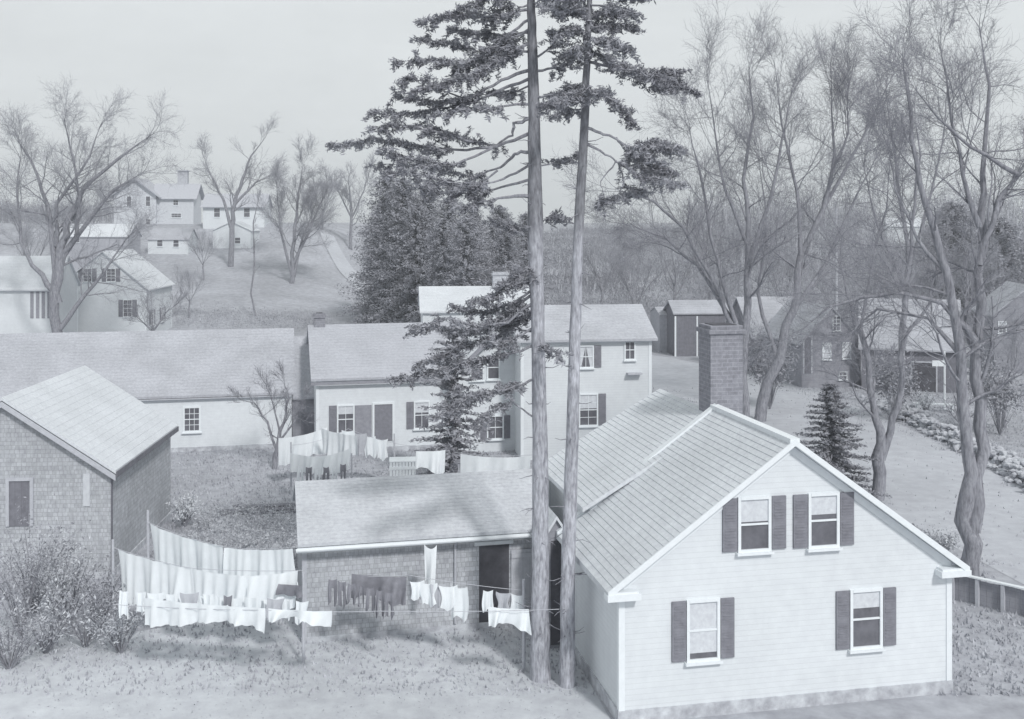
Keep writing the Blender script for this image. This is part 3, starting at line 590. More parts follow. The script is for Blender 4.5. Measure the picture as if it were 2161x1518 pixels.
for nm, px, Y, hg, rd, lab in (('round_evergreen', 2010, 112, 13.2, 5.2, 'dark round evergreen on the far slope right of the tiny cottage'), ('round_evergreen', 2110, 105, 11.5, 5, 'dark evergreen behind the store at the right edge')):
    o = spruce(hg, rd, 70 + px, tuft=.2, nb=230, per=28, shp=.42, jz=.5); o.name = nm; o.location = (X(px, Y), Y, hz(X(px, Y), Y)); tag(o, lab, 'evergreen')

# --- the two tall pines
def pine(name, label, Y, trunk, limbs, seed, m1, topz):
    r = np.random.default_rng(seed); rng = random.Random(seed)
    b = P(trunk[0][0], trunk[0][1], Y); base = Vector((b.x, Y, 0)); o = empty(name, base, 0, label, 'pine')
    pts = [P(x, y, Y) - base for x, y, w_ in trunk]; rad = [w_ / 2 * Y / F for x, y, w_ in trunk]
    t = MB(); fp, fr = [], []
    for i in range(len(pts) - 1):
        for s_ in range(4): q = s_ / 4; fp.append(pts[i].lerp(pts[i + 1], q) + Vector((rng.uniform(-.012, .012), rng.uniform(-.012, .012), 0))); fr.append((rad[i] + (rad[i + 1] - rad[i]) * q) * rng.uniform(.97, 1.04))
    fp.append(pts[-1]); fr.append(rad[-1]); t.tube(fp, fr, 14)
    t.build('trunk', m1, o, smooth=True, fix=False)
    lm = MB(); c = MB(); tw = MB()
    for (path, w0, f0, dens) in limbs:
        dy = rng.uniform(-1.6, 1.6); q = []; n = len(path)
        for i, (x, y) in enumerate(path): q.append(P(x, y, Y + dy * i / max(1, n - 1)) - base)
        q2 = []
        for i in range(n - 1):
            for s_ in range(4): q2.append(q[i].lerp(q[i + 1], s_ / 4) + Vector((rng.uniform(-.03, .03), rng.uniform(-.03, .03), rng.uniform(-.03, .03))) * (1 if i or s_ else 0))
        q2.append(q[-1]); m = len(q2); lm.tube(q2, [max(.008, w0 / 2 * Y / F * (1 - .85 * i / (m - 1))) for i in range(m)], 6, cap=False)
        tot = sum((q2[i + 1] - q2[i]).length for i in range(m - 1)); k = int(tot * (1 - f0) * 11 * dens) + 2
        for j in range(k):
            u = f0 + (1 - f0) * (j + rng.random()) / k; fi = u * (m - 1); i = min(m - 2, int(fi)); p = q2[i].lerp(q2[i + 1], fi - i); d = (q2[i + 1] - q2[i]).normalized()
            side = Vector((rng.uniform(-1, 1), rng.uniform(-1, 1), rng.uniform(-.5, .35))); sdir = (d * .7 + side * .9).normalized(); L = rng.uniform(.2, .62) * (1.15 - .55 * u)
            e = p + sdir * L + Vector((0, 0, -.05)); tw.tube([p, e], [.007, .004], 3, cap=False)
            nt_ = int(5 + L * 14)
            for z in range(nt_):
                v = .15 + .85 * (z + rng.random()) / nt_; pp = p.lerp(e, v)
                c.quads(leafblob(r, np.array(pp), 4, .035, .075, .7, .24))
    for j in range(46):   # dead stubs on the bare trunk
        z = rng.uniform(1.5, topz); f = 0
        for i in range(len(fp) - 1):
            if fp[i].z <= z <= fp[i + 1].z: f = i
        a = rng.uniform(0, 6.28); L = rng.uniform(.12, .45); p = fp[f]; d = Vector((math.cos(a), math.sin(a), rng.uniform(-.3, .3)))
        lm.tube([p, p + d * (fr[f] + L * .5), p + d * (fr[f] + L) + Vector((0, 0, rng.uniform(-.1, .1)))], [.018, .01, .005], 4, cap=False)
    l = lm.build('limbs', bark, o, fix=False); cc = c.build('crown', needle, o, fix=False); tw.build('twigs', twig, cc, fix=False)
    return o
# bark: light painted into the colour, paler on the lit lower stem, darker above
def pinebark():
    m = mat('pine_bark', .31, var=.5, scale=16, bump=1, zs=.22, big=.2).copy(); m.name = 'pine_bark_painted_light'; t = m.node_tree; b = t.nodes['Principled BSDF']
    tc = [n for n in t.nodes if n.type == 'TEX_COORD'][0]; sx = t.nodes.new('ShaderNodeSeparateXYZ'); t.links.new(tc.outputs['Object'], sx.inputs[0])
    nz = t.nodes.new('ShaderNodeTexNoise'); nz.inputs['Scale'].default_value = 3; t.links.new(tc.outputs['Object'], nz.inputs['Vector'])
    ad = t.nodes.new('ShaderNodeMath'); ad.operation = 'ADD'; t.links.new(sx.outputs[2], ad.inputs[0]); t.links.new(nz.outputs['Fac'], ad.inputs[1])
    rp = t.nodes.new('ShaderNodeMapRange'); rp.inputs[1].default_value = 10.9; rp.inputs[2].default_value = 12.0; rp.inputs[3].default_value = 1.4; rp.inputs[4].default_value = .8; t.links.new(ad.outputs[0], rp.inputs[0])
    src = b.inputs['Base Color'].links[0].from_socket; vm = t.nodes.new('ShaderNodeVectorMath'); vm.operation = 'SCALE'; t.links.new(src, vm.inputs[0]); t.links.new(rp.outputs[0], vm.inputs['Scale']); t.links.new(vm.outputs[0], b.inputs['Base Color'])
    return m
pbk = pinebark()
def fan(cx, cy, tx, n, sgn, y0, y1, w=5, L0=60, L1=200, dens=1, rg=random.Random(77)):
    out = []
    for i in range(n):
        y = y0 + (y1 - y0) * i / max(1, n - 1); L = rg.uniform(L0, L1); out.append(([(tx, y), (tx + sgn * L * .5, y + rg.uniform(-14, 10)), (tx + sgn * L, y + rg.uniform(-10, 30))], w, .3, dens))
    return out
L1 = [([(1120, 40), (1070, 75), (1020, 110), (960, 95), (880, 80)], 7, .15, 1.6), ([(1118, 20), (1040, 35), (960, 30), (890, 45)], 7, .1, 2.0), ([(1120, 60), (1050, 100), (990, 130), (920, 125), (833, 130)], 7, .1, 1.6),
 ([(1120, 90), (1060, 120), (1000, 160), (940, 175), (880, 190)], 7, .05, 2.2), ([(1120, 70), (1060, 75), (1000, 70), (950, 60)], 6, .1, 1.8), ([(1120, 110), (1080, 110), (1020, 120), (960, 150)], 6, .1, 2.2),
 ([(1120, 148), (1060, 170), (990, 208), (920, 215), (835, 200)], 8, .35, 1.6), ([(1120, 165), (1070, 185), (1000, 215), (920, 232), (850, 240), (788, 236)], 8, .35, 1.4), ([(985, 212), (930, 190), (870, 165), (850, 172)], 4, .2, 1.2),
 ([(1117, 250), (1085, 262), (1080, 285), (1045, 305), (980, 295), (900, 262)], 8, .55, 1.3), ([(1117, 282), (1050, 308), (960, 318), (880, 308), (790, 292), (700, 308)], 8, .4, 1.5), ([(1000, 300), (930, 280), (850, 262), (790, 272)], 5, .1, 1.4),
 ([(1117, 320), (1085, 324), (1058, 355), (1000, 372), (900, 350), (790, 348)], 8, .5, 1.4), ([(1040, 312), (960, 350), (880, 335), (800, 315)], 6, .25, 1.3), ([(1117, 415), (1075, 415), (1020, 425), (960, 440)], 9, .5, 1.2), ([(1050, 360), (1010, 390), (960, 395), (890, 380)], 5, .2, 1.3),
 ([(1130, 150), (1180, 145), (1215, 120), (1235, 95)], 6, .2, 1.6), ([(1130, 205), (1190, 200), (1250, 195), (1280, 192)], 6, .15, 1.8), ([(1135, 120), (1170, 90), (1190, 60)], 5, .2, 1.4), ([(1140, 350), (1180, 338), (1215, 330)], 4, .2, 1), ([(1140, 470), (1165, 455), (1185, 462)], 4, .2, 1.2),
 ([(1110, 500), (1080, 480), (1040, 470)], 5, .3, 1.2), ([(1120, 180), (1080, 200), (1040, 195)], 5, .2, 1.5), ([(1125, 700), (1080, 690), (1040, 720)], 5, .3, 1), ([(1125, 610), (1085, 640), (1020, 660), (960, 650)], 6, .2, 1.4), ([(1125, 640), (1070, 680), (1010, 690), (930, 672), (870, 695)], 6, .25, 1.3),
 ([(1130, 740), (1160, 735), (1185, 755)], 4, .2, .8), ([(1125, 880), (1080, 850), (1030, 870), (1000, 900)], 4, .3, .9)]
L1 += [([(1115, 350), (1060, 380), (990, 395), (900, 372), (810, 360)], 6, .35, 1.2), ([(1115, 380), (1040, 400), (960, 410), (870, 395)], 6, .3, 1.2), ([(1118, 220), (1060, 225), (1000, 232), (930, 240)], 6, .3, 1.2),
 ([(1128, 590), (1080, 600), (1040, 625), (1000, 640)], 7, .1, 2), ([(1128, 620), (1090, 650), (1050, 680), (985, 700), (900, 690)], 7, .1, 2), ([(1128, 655), (1095, 670), (1060, 690)], 6, .1, 2), ([(1130, 690), (1080, 720), (1010, 720), (940, 745), (885, 770)], 6, .15, 1.8), ([(1130, 730), (1070, 750), (980, 770), (900, 785), (830, 800)], 6, .2, 1.6), ([(1130, 800), (1080, 820), (1020, 830), (960, 850), (920, 880)], 6, .1, 1.8), ([(1130, 560), (1100, 575), (1060, 600)], 5, .1, 1.6)]
L1 += fan(0, 0, 1120, 5, -1, -60, 10, dens=1.5) + fan(0, 0, 1120, 4, 1, -60, 10, L0=40, L1=120)
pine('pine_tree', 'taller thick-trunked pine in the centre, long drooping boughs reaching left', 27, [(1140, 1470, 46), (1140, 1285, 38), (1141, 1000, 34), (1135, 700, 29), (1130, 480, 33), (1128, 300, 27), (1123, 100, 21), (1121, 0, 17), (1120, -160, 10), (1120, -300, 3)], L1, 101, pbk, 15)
L2 = [([(1238, 130), (1290, 140), (1350, 150), (1410, 170), (1465, 192)], 7, .2, 2.0), ([(1240, 110), (1300, 130), (1360, 160), (1400, 150), (1430, 150)], 6, .3, 1.8), ([(1238, 200), (1280, 205), (1310, 230), (1332, 258)], 6, .1, 1.5), ([(1238, 270), (1275, 282), (1310, 300), (1350, 320), (1400, 345)], 7, .5, 1.4),
 ([(1300, 290), (1320, 320), (1380, 310), (1440, 320)], 5, .3, 1.6), ([(1234, 300), (1275, 325), (1300, 340), (1350, 370), (1410, 385)], 6, .5, 1.4), ([(1300, 340), (1268, 385), (1275, 415)], 4, .8, .6), ([(1305, 342), (1320, 390), (1300, 412), (1262, 432)], 4, .5, 1.5), ([(1320, 390), (1350, 405), (1330, 412)], 4, .2, 1.4),
 ([(1236, 232), (1200, 228), (1170, 245)], 5, .2, 1.4), ([(1238, 180), (1200, 185), (1165, 200)], 5, .15, 1.6), ([(1240, 60), (1290, 50), (1345, 60)], 6, .05, 2), ([(1240, 40), (1290, 20), (1330, 25)], 6, .05, 2), ([(1242, 80), (1290, 90), (1330, 105)], 6, .05, 2), ([(1240, 70), (1205, 60), (1180, 75)], 5, .05, 2), ([(1242, 30), (1210, 15), (1185, 30)], 5, .05, 2), ([(1240, 95), (1210, 105), (1190, 120)], 5, .05, 1.6), ([(1242, 100), (1262, 115), (1290, 125)], 4, .05, 1.6)]
L2 += [([(1310, 300), (1345, 330), (1380, 350), (1420, 365)], 4, .1, 2.2), ([(1330, 320), (1360, 300), (1400, 300), (1440, 315)], 4, .1, 2.0), ([(1340, 345), (1380, 370), (1430, 390)], 4, .1, 2), ([(1350, 150), (1400, 185), (1440, 175)], 4, .1, 2), ([(1236, 215), (1200, 212), (1150, 222)], 5, .1, 2)]
L2 += fan(0, 0, 1243, 5, -1, -70, 20, L0=50, L1=100, dens=1.6) + fan(0, 0, 1243, 5, 1, -70, 10, L0=60, L1=130, dens=1.6)
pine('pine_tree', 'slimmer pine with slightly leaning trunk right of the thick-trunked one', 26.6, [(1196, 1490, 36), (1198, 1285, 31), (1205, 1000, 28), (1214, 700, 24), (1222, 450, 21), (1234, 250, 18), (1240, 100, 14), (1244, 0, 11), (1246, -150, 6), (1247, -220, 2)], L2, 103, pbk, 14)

# ------------------------------------------------------------------ far woods, brush, grass (uncountable)
def stuff(name, mb, m, label, cat): return tag(mb.build(name, m, fix=False), label, cat, kind='stuff')
r = np.random.default_rng(9); fw = MB(); fs = MB()
for i in range(1500):
    Y = r.uniform(150, 330); px = r.uniform(1130, 2330) if i % 6 else r.uniform(-150, 260)
    if px < 300: Y = r.uniform(225, 300)
    x = X(px, Y); z0 = hz(x, Y); hg = r.uniform(5, 9) if px > 300 else r.uniform(3, 6)
    if 1450 < px < 1850 and Y > 220: hg *= 1.4
    if px < 1450 and px > 300: hg *= .3
    if 1850 < px < 1970: hg *= .4
    if px > 1975: hg *= 1.5
    if 1840 < px < 1985 and Y < 232: hg = min(hg, 11.3 - .0165 * Y - z0)
    if hg < .4: continue
    c0 = np.array([x, Y, z0 + hg * .55]); fw.quads(leafblob(r, c0, 110, np.array([1.5, 1.5, hg * .24]), .42, 2.2, .12))
    fs.tube([(x, Y, z0 - .5), (x + r.uniform(-.5, .5), Y, z0 + hg)], [.14, .05], 3, cap=False)
stuff('far_woods', fw, mat('wood_haze_twigs', .28, var=.25, scale=.15, bump=0), 'mass of leafless woods covering the far slopes', 'woods')
stuff('far_trunks', fs, barkp, 'thin pale trunks rising through the far woods', 'woods')
br = MB()
for i in range(2300):
    px = r.uniform(1160, 2250); Y = r.uniform(98, 145); x = X(px, Y); z0 = hz(x, Y); hg = r.uniform(1, 3) if px < 1440 else r.uniform(2, 5.5)
    br.quads(leafblob(r, np.array([x, Y, z0 + hg * .5]), 50, np.array([.9, .9, hg * .3]), .2, 1.8, .14))
for i in range(260):
    px = r.uniform(370, 700); Y = r.uniform(114, 126); x = X(px, Y); z0 = hz(x, Y); hg = r.uniform(.5, 1.6)
    br.quads(leafblob(r, np.array([x, Y, z0 + hg * .4]), 26, np.array([.7, .7, hg * .3]), .12, 1.5, .2))
stuff('brush', br, mat('brush_twigs', 0.34, var=.25, scale=.3, bump=0), 'low leafless brush along the valley floor and meadow foot', 'brush')
gr = MB(); n = 90000
Yg = r.uniform(26, 75, n); Xg = (r.uniform(-80, 2300, n) - CX) * Yg / F; sz = r.uniform(.03, .09, n)
a = r.uniform(0, 6.28, n); dx, dy = np.cos(a) * sz * .5, np.sin(a) * sz * .5; ln = r.normal(0, .03, (n, 2))
keep = []
for i in range(n):
    x, y = Xg[i], Yg[i]
    if y < 33 and x < 1.5 and r.random() > .6: continue
    cxr = np.interp(y, [18, 34, 46, 60, 74, 88], [24, 19.5, 18, 17.3, 14, 7])
    if abs(x - cxr) < 3.9 + .6 * math.sin(y * 1.7) + .4 * math.sin(y * 4.1 + 1) and r.random() > .06: continue
    keep.append(i)
kp = np.array(keep); z = np.zeros(len(kp))
A = np.stack([np.stack([Xg[kp] - dx[kp], Yg[kp] - dy[kp], z], 1), np.stack([Xg[kp] + dx[kp], Yg[kp] + dy[kp], z], 1), np.stack([Xg[kp] + ln[kp, 0], Yg[kp] + ln[kp, 1], sz[kp] * 1.5], 1)], 1)
gr.quads(A); stuff('grass', gr, mat('dry_grass', .44, var=.25, scale=.6, bump=0), 'short dry spring grass over the yards and roadside', 'grass')
db_ = MB(); m_ = 5000; yy = r.uniform(24, 34, m_); xx = r.uniform(-13, 2, m_) * yy / 28
for i in range(m_): db_.quads(leafblob(r, np.array([xx[i], yy[i], .02]), 1, .01, r.uniform(.01, .03), .1, .4))
stuff('litter', db_, mat('dead_leaves', .4, var=.4, scale=2, bump=0), 'dead leaves and chips scattered over the worn yard', 'litter')
gd = MB()
for i in range(900):
    x = r.uniform(-11.6, -6.1); y = r.uniform(34.6, 42.5); gd.quads(leafblob(r, np.array([x, y, .12 + .25 * r.random()]), 14, .12, .06, 1))
stuff('garden_plants', gd, mat('garden_leaves', .46, var=.4, scale=3, bump=0), 'low tangled garden plants between the barn and the shed', 'plants')

def shrub(px, Y, hg, wd, seed, m, lab, name='shrub', n=900, leaf=.06):
    rr = np.random.default_rng(seed); rg = random.Random(seed); o = empty(name, (X(px, Y), Y, 0), 0, lab, 'shrub'); s_ = MB(); c = MB()
    for i in range(22):
        a = rg.uniform(0, 6.28); e = Vector((math.cos(a) * wd * rg.uniform(.2, 1), math.sin(a) * wd * rg.uniform(.2, 1), hg * rg.uniform(.6, 1.1))); mid = e * .5 + Vector((0, 0, hg * .12))
        s_.tube([(0, 0, -.05), mid, e], [.02, .012, .005], 4, cap=False)
        for t in (.4, .6, .8, 1): q = mid.lerp(e, (t - .4) / .6); c.quads(leafblob(rr, np.array(q), n // 88, wd * .16, leaf, 1))
    s_.build('stems', bark, o, fix=False); c.build('foliage', m, o, fix=False); return o
shrub(70, 31.5, 2.6, 1.5, 1, leafd, 'leafy shrub at the very left in front of the barn door')
shrub(150, 31, 1.9, 1.2, 2, leafm, 'pale flowering shrub before the barn gable')
shrub(215, 30.3, 1.7, 1.1, 3, leafd, 'dark low shrub before the right corner of the barn')
shrub(95, 28.6, 1.3, 1.4, 4, leafm, 'tangled low shrub in the bottom left corner of the yard')
shrub(390, 40.5, 1.0, .7, 5, mat('pale_leaves', .6, var=.2, scale=3, bump=0), 'pale bush beside the back corner of the barn')
shrub(1988, 36.5, .9, .7, 6, leafm, 'small shrub at the foot of the large double-trunked elm')
shrub(1955, 64, 1.3, .8, 7, MATS['pale_leaves'], 'pale rounded bush before the dark street barn doorway')
shrub(1625, 66, 4.2, 2.2, 8, leafd, 'tall dark bush at the base of the leaning elm', n=2600, leaf=.12)
shrub(1890, 62, 3.4, 2.0, 9, leafd, 'dark bush between the forked tree and the street barn', n=2400, leaf=.12)
shrub(2110, 58, 3.8, 2.0, 10, leafd, 'dark bush at the right edge above the stone wall', n=2400, leaf=.12)
shrub(855, 45, 1.0, .8, 12, leafm, 'low bush behind the shed roof left of the scraggly spruce')

for i, (px, Y, h_, w_, m_, lab) in enumerate([(45, 29.6, 2.2, 1.2, leafd, 'dark twiggy shrub at the left frame edge below the barn door'), (180, 29.0, 1.5, 1.1, leafd, 'dark twiggy shrub in front of the pale flowering shrub'),
    (255, 28.6, 1.1, .9, leafm, 'low weedy shrub between the barn corner and the front sheets'), (20, 27.6, 1.4, 1.2, leafd, 'weedy clump in the very bottom left corner'), (125, 30.4, 2.0, 1.2, leafm, 'twiggy shrub in the middle of the shrubs under the barn gable')]):
    shrub(px, Y, h_, w_, 30 + i, m_, lab, n=1500, leaf=.045)
# stone wall along the road: one thing of many stones
def rock(mb, c, s3, rg):
    bm = bmesh.new(); bmesh.ops.create_icosphere(bm, subdivisions=1, radius=1); n0 = len(mb.v); a = rg.uniform(0, 6.28)
    for v in bm.verts:
        q = v.co * rg.uniform(.75, 1.15); x, y = q.x * s3[0], q.y * s3[1]; mb.v.append((c[0] + x * math.cos(a) - y * math.sin(a), c[1] + x * math.sin(a) + y * math.cos(a), c[2] + q.z * s3[2]))
    mb.f.extend([tuple(n0 + v.index for v in f.verts) for f in bm.faces]); bm.free()
rg = random.Random(4); sw = MB(); wp = [(1885, 865), (1960, 905), (2040, 945), (2120, 985), (2200, 1040)]
for i in range(1700):
    t = rg.random() * (len(wp) - 1); j = min(len(wp) - 2, int(t)); px = wp[j][0] + (wp[j + 1][0] - wp[j][0]) * (t - j); py = wp[j][1] + (wp[j + 1][1] - wp[j][1]) * (t - j)
    Y = H * F / (py - HY); x = X(px, Y); wy = rg.gauss(.5, 1.7); rock(sw, (x + rg.gauss(0, .3), Y + wy, rg.uniform(.05, max(.1, .7 - abs(wy) * .3))), (rg.uniform(.1, .3), rg.uniform(.1, .25), rg.uniform(.07, .17)), rg)
sw.build('stone_wall', mat('pale_field_stone', 0.48, var=.3, scale=2.5, bump=.5), loc=(0, 0, 0)); tag(bpy.context.scene.objects['stone_wall'], 'tumbled pale stone wall along the far side of the road at right', 'stone wall')

# fences, poles
def fence(label, a, b, hgt, n, name='board_fence'):
    a, b = Vector(a), Vector(b); o = empty(name, a, 0, label, 'fence'); d = b - a; L = d.length; u = d.normalized(); nn = Vector((-u.y, u.x, 0))
    pm = MB()
    for i in range(n + 1):
        p = u * L * i / n; c = [p + u * sx * .05 + nn * sy * .05 for sx, sy in ((-1, -1), (1, -1), (1, 1), (-1, 1))]
        q = MB(); q.box8([(*v.xy, -.2) for v in c] + [(*v.xy, hgt + .06) for v in c]); q.build('post', greytrim, o)
    rl = MB()
    k = int(L / .16)
    for i in range(k):
        p0, p1 = u * L * (i + .03) / k, u * L * (i + .97) / k; z = hgt * (1 + .02 * math.sin(i * 7.1))
        c = [p0 + nn * .052, p1 + nn * .052, p1 + nn * .075, p0 + nn * .075]; rl.box8([(*v.xy, .03) for v in c] + [(*v.xy, z) for v in c])
    rl.build('boards', greyclap, o)
    tp = MB(); c = [nn * -.07, u * L + nn * -.07, u * L + nn * .09, nn * .09]; tp.box8([(*v.xy, hgt + .062) for v in c] + [(*v.xy, hgt + .1) for v in c]); tp.build('top_rail', trimm, o)
    return o
fence('low grey board fence with pale top rail at the right of the nearest house', (X(2010, 32.6), 32.6, 0), (X(2230, 30.6), 30.6, 0), .75, 4)
pg = MB()
def post(name, label, cat, px, Y, ztop, r0, m, extra=None, group=None, zb=0):
    o = empty(name, (X(px, Y), Y, zb), 0, label, cat, group); t = MB(); t.tube([(0, 0, -.2), (.01, 0, (ztop - zb) * .5), (0, 0, ztop - zb)], [r0 * 1.1, r0, r0 * .9], 8); t.build('post', m, o); 
    if extra: extra(o)
    return o
def arms(o):
    a = MB(); a.box(-.7, .7, -.05, .05, 9.0, 9.12); a.box(-.6, .6, .05, .1, 8.3, 8.4); a.build('crossarm', greytrim, o)
def clothesarm(o):
    a = MB(); a.box(-.45, .45, -.04, .04, 2.0, 2.07); a.build('crossbar', greytrim, o)
post('utility_pole', 'thin pale utility pole rising behind the grey gabled shop', 'utility pole', 1765, 84, 12.4, .09, greytrim)
post('utility_pole', 'utility pole against the valley left of the shops', 'utility pole', 1608, 76, 8.8, .1, barkp, arms) if False else None
def signf(o):
    s_ = MB(); s_.box(-.75, -.05, -.05, .0, 2.6, 2.95); s_.build('sign_board', trimm, o)
post('sign_post', 'white hitching or sign post with small white board before the street barn', 'sign post', 1993, 66, 3.5, .07, trimm, signf)
# benches etc. by barn
bn = empty('plank_bench', (X(1955, 66.5), 65.2, 0), R(-12), 'pale plank bench in front of the dark street barn', 'bench')
q = MB(); q.box(-1.2, 1.2, -.2, .2, .42, .48); q.build('seat', trimm, bn)
for sx in (-1, 1): q = MB(); q.box(sx * 1.0 - .05, sx * 1.0 + .05, -.17, .17, 0, .42); q.build('leg', trimm, bn)

# ------------------------------------------------------------------ laundry
def clothsheet(name, label, cat, a, b, sag, drop, m, seed, group='washing on the lines', hem=0.1, nx=44, ny=14, fold=.09):
    rg = random.Random(seed); a, b = Vector(a), Vector(b); s_ = MB(); d = b - a; n = Vector((-d.y, d.x, 0)).normalized(); ph = rg.random() * 6; V = []
    kf = d.length * rg.uniform(4, 6)
    for j in range(ny + 1):
        v = j / ny
        for i in range(nx + 1):
            u = i / nx; p = a + d * u; dd = drop * (1 + hem * math.sin(u * 5 + ph)) ; p.z -= 4 * sag * u * (1 - u) + dd * v
            wv = fold * (.2 + v) * (math.sin(u * kf * 1.5 + ph + .8 * v) + .5 * math.sin(u * kf * 4.3 + ph * 2 + 2 * v) + .3 * math.sin(u * 31 + v * 3 + ph)); p += n * (wv + .12 * drop * v * math.sin(u * 2 + ph)) + d.normalized() * (.04 * v * math.sin(u * kf + ph)); V.append(p - a)
    s_.add(V, [(j * (nx + 1) + i, j * (nx + 1) + i + 1, (j + 1) * (nx + 1) + i + 1, (j + 1) * (nx + 1) + i) for j in range(ny) for i in range(nx)])
    o = s_.build(name, m, smooth=True, fix=False, loc=a); return tag(o, label, cat, group)
def shirt(label, a, m, seed, sc=1.0, name='hung_shirt', cat='shirt', legs=False, group='washing on the lines'):
    # a garment pegged at two corners: edges wander, sleeves or legs fall open at the bottom
    rg = random.Random(seed * 7 + 3); W = (.34 if legs else .62) * sc * rg.uniform(.8, 1.2); Lh = (1.15 if legs else 1.0) * sc * rg.uniform(.8, 1.2); nx, ny = 12, 12; V = []; ph = rg.random() * 6
    e1, e2 = rg.uniform(.5, 1.3), rg.uniform(.5, 1.3)
    for j in range(ny + 1):
        v = j / ny; wl = 1 + .16 * math.sin(v * 5 * e1 + ph) - .12 * v; wr = 1 + .16 * math.sin(v * 5 * e2 + ph * 2) - .12 * v
        for i in range(nx + 1):
            u = i / nx * 2 - 1; x = W / 2 * u * (wl if u < 0 else wr); z = -Lh * v * (1 + .1 * math.sin(u * 4 + ph)) - .035 * (1 - u * u) * (1 - v) * sc * 2
            y = .05 * (.2 + v) * math.sin(u * 5 + ph + v) + .03 * math.sin(u * 11 + ph * 3) * v
            V.append((x + (.03 * u / max(.2, abs(u)) * v if legs else 0), y, z))
    F_ = []
    for j in range(ny):
        for i in range(nx):
            if legs and j > 3 and i in (5, 6): continue
            F_.append((j * (nx + 1) + i, j * (nx + 1) + i + 1, (j + 1) * (nx + 1) + i + 1, (j + 1) * (nx + 1) + i))
    s_ = MB(); s_.add(V, F_); o = s_.build(name, m, smooth=True, fix=False, loc=a); o.rotation_euler.z = rg.uniform(-.3, .3); return tag(o, label, cat, group)
def line(label, pts, sag=.3):
    o = MB(); out = []
    for a, b in zip(pts, pts[1:]):
        a, b = Vector(a), Vector(b)
        for i in range(13): u = i / 12; p = a.lerp(b, u); p.z -= 4 * sag * u * (1 - u); out.append(p)
    base = Vector(out[0]); o.tube([p - base for p in out], [.008] * len(out), 4); return tag(o.build('clothes_line', greytrim, loc=base), label, 'clothes line')
# near lines (left of the shed)
A = P(312, 1100, 30.6); B = P(628, 1152, 28.4)
clothsheet('hung_sheet', 'largest white sheet sagging on the rear line left of the shed', 'sheet', P(316, 1106, 30.5), P(470, 1152, 29.5), .08, 1.7, cloth, 1, fold=.09)
clothsheet('hung_sheet', 'white sheet next to the shed corner on the rear line', 'sheet', P(474, 1156, 29.4), P(618, 1158, 28.5), .05, 1.5, cloth, 2)
clothsheet('hung_sheet', 'white sheet at the left end of the front line by the barn corner', 'sheet', P(248, 1160, 29.6), P(400, 1200, 28.7), .04, 1.25, cloth, 3, hem=.2)
clothsheet('hung_sheet', 'white sheet with wavy hem in the middle of the front line', 'sheet', P(404, 1200, 28.6), P(520, 1215, 28.1), .04, 1.1, cloth, 4, hem=.2)
clothsheet('hung_towel', 'short white towel at the right end of the front sheet line', 'towel', P(525, 1216, 28.0), P(628, 1205, 27.7), .02, .8, cloth, 5, hem=.2)
line('line carrying the large white sheets left of the shed', [P(312, 1102, 30.6), P(472, 1154, 29.45), P(632, 1154, 28.4)], .06)
line('front line of sheets reaching the shed corner', [P(240, 1156, 29.7), P(402, 1199, 28.65), P(640, 1204, 27.7)], .04)
clothsheet('hung_cloth', 'small dark cloth at the shed corner', 'cloth', P(588, 1232, 27.6), P(636, 1236, 27.5), .01, .28, clothd, 6, nx=8, ny=5)
# lowest lines across the bottom
base_l = [P(200, 1270, 27.0), P(450, 1292, 26.5), P(800, 1290, 26.0), P(1120, 1282, 26.3)]
items = [(400, 'hung_shirt', clothg, 'grey shirt on the lowest line, leftmost of the small washing', 0), (440, 'hung_shirt', cloth, 'white shirt on the lowest line right of the grey shirt', 0), (480, 'hung_trousers', clothd, 'dark trousers on the lowest line between white shirts', 1),
 (530, 'hung_shirt', cloth, 'white shirt on the lowest line right of the dark trousers', 0), (580, 'hung_shirt', clothg, 'grey shirt on the lowest line below the dark cloth', 0)]
for i, (px, nm, m, lab, lg) in enumerate(items): shirt(lab, P(px, 1250 + i * 3, 27.0 - i * .1), m, i + 3, .62, nm, 'trousers' if lg else 'shirt', bool(lg))
clothsheet('hung_sheet', 'long white sheet along the bottom of the yard left of the centre', 'sheet', P(300, 1262, 26.7), P(560, 1284, 26.2), .03, .55, cloth, 8, hem=.25)
clothsheet('hung_sheet', 'white sheet on the lowest line beneath the dark stockings', 'sheet', P(566, 1284, 26.2), P(700, 1290, 25.95), .02, .3, cloth, 9, hem=.35)
clothsheet('hung_cloth', 'white cloth on the lowest line nearest the pine trunk', 'cloth', P(1030, 1280, 26.2), P(1116, 1286, 26.3), .02, .45, cloth, 11, hem=.2)
line('lowest clothes line sweeping across the yard before the shed', [P(240, 1276, 26.8), P(560, 1288, 26.2), P(800, 1290, 25.95), P(1180, 1286, 26.25)], .03)
for i, px in enumerate(range(262, 640, 34)):
    shirt(('First', 'Second', 'Third', 'Fourth', 'Fifth', 'Sixth', 'Seventh', 'Eighth', 'Ninth', 'Tenth', 'Eleventh', 'Twelfth')[i] + ' small white cloth from the left under the big front sheets', P(px, 1246 + i * 2, 27.4 - i * .06), (cloth, cloth, clothg)[i % 3] if i % 3 < 2 else cloth, 90 + i, .55, 'hung_cloth', 'cloth')
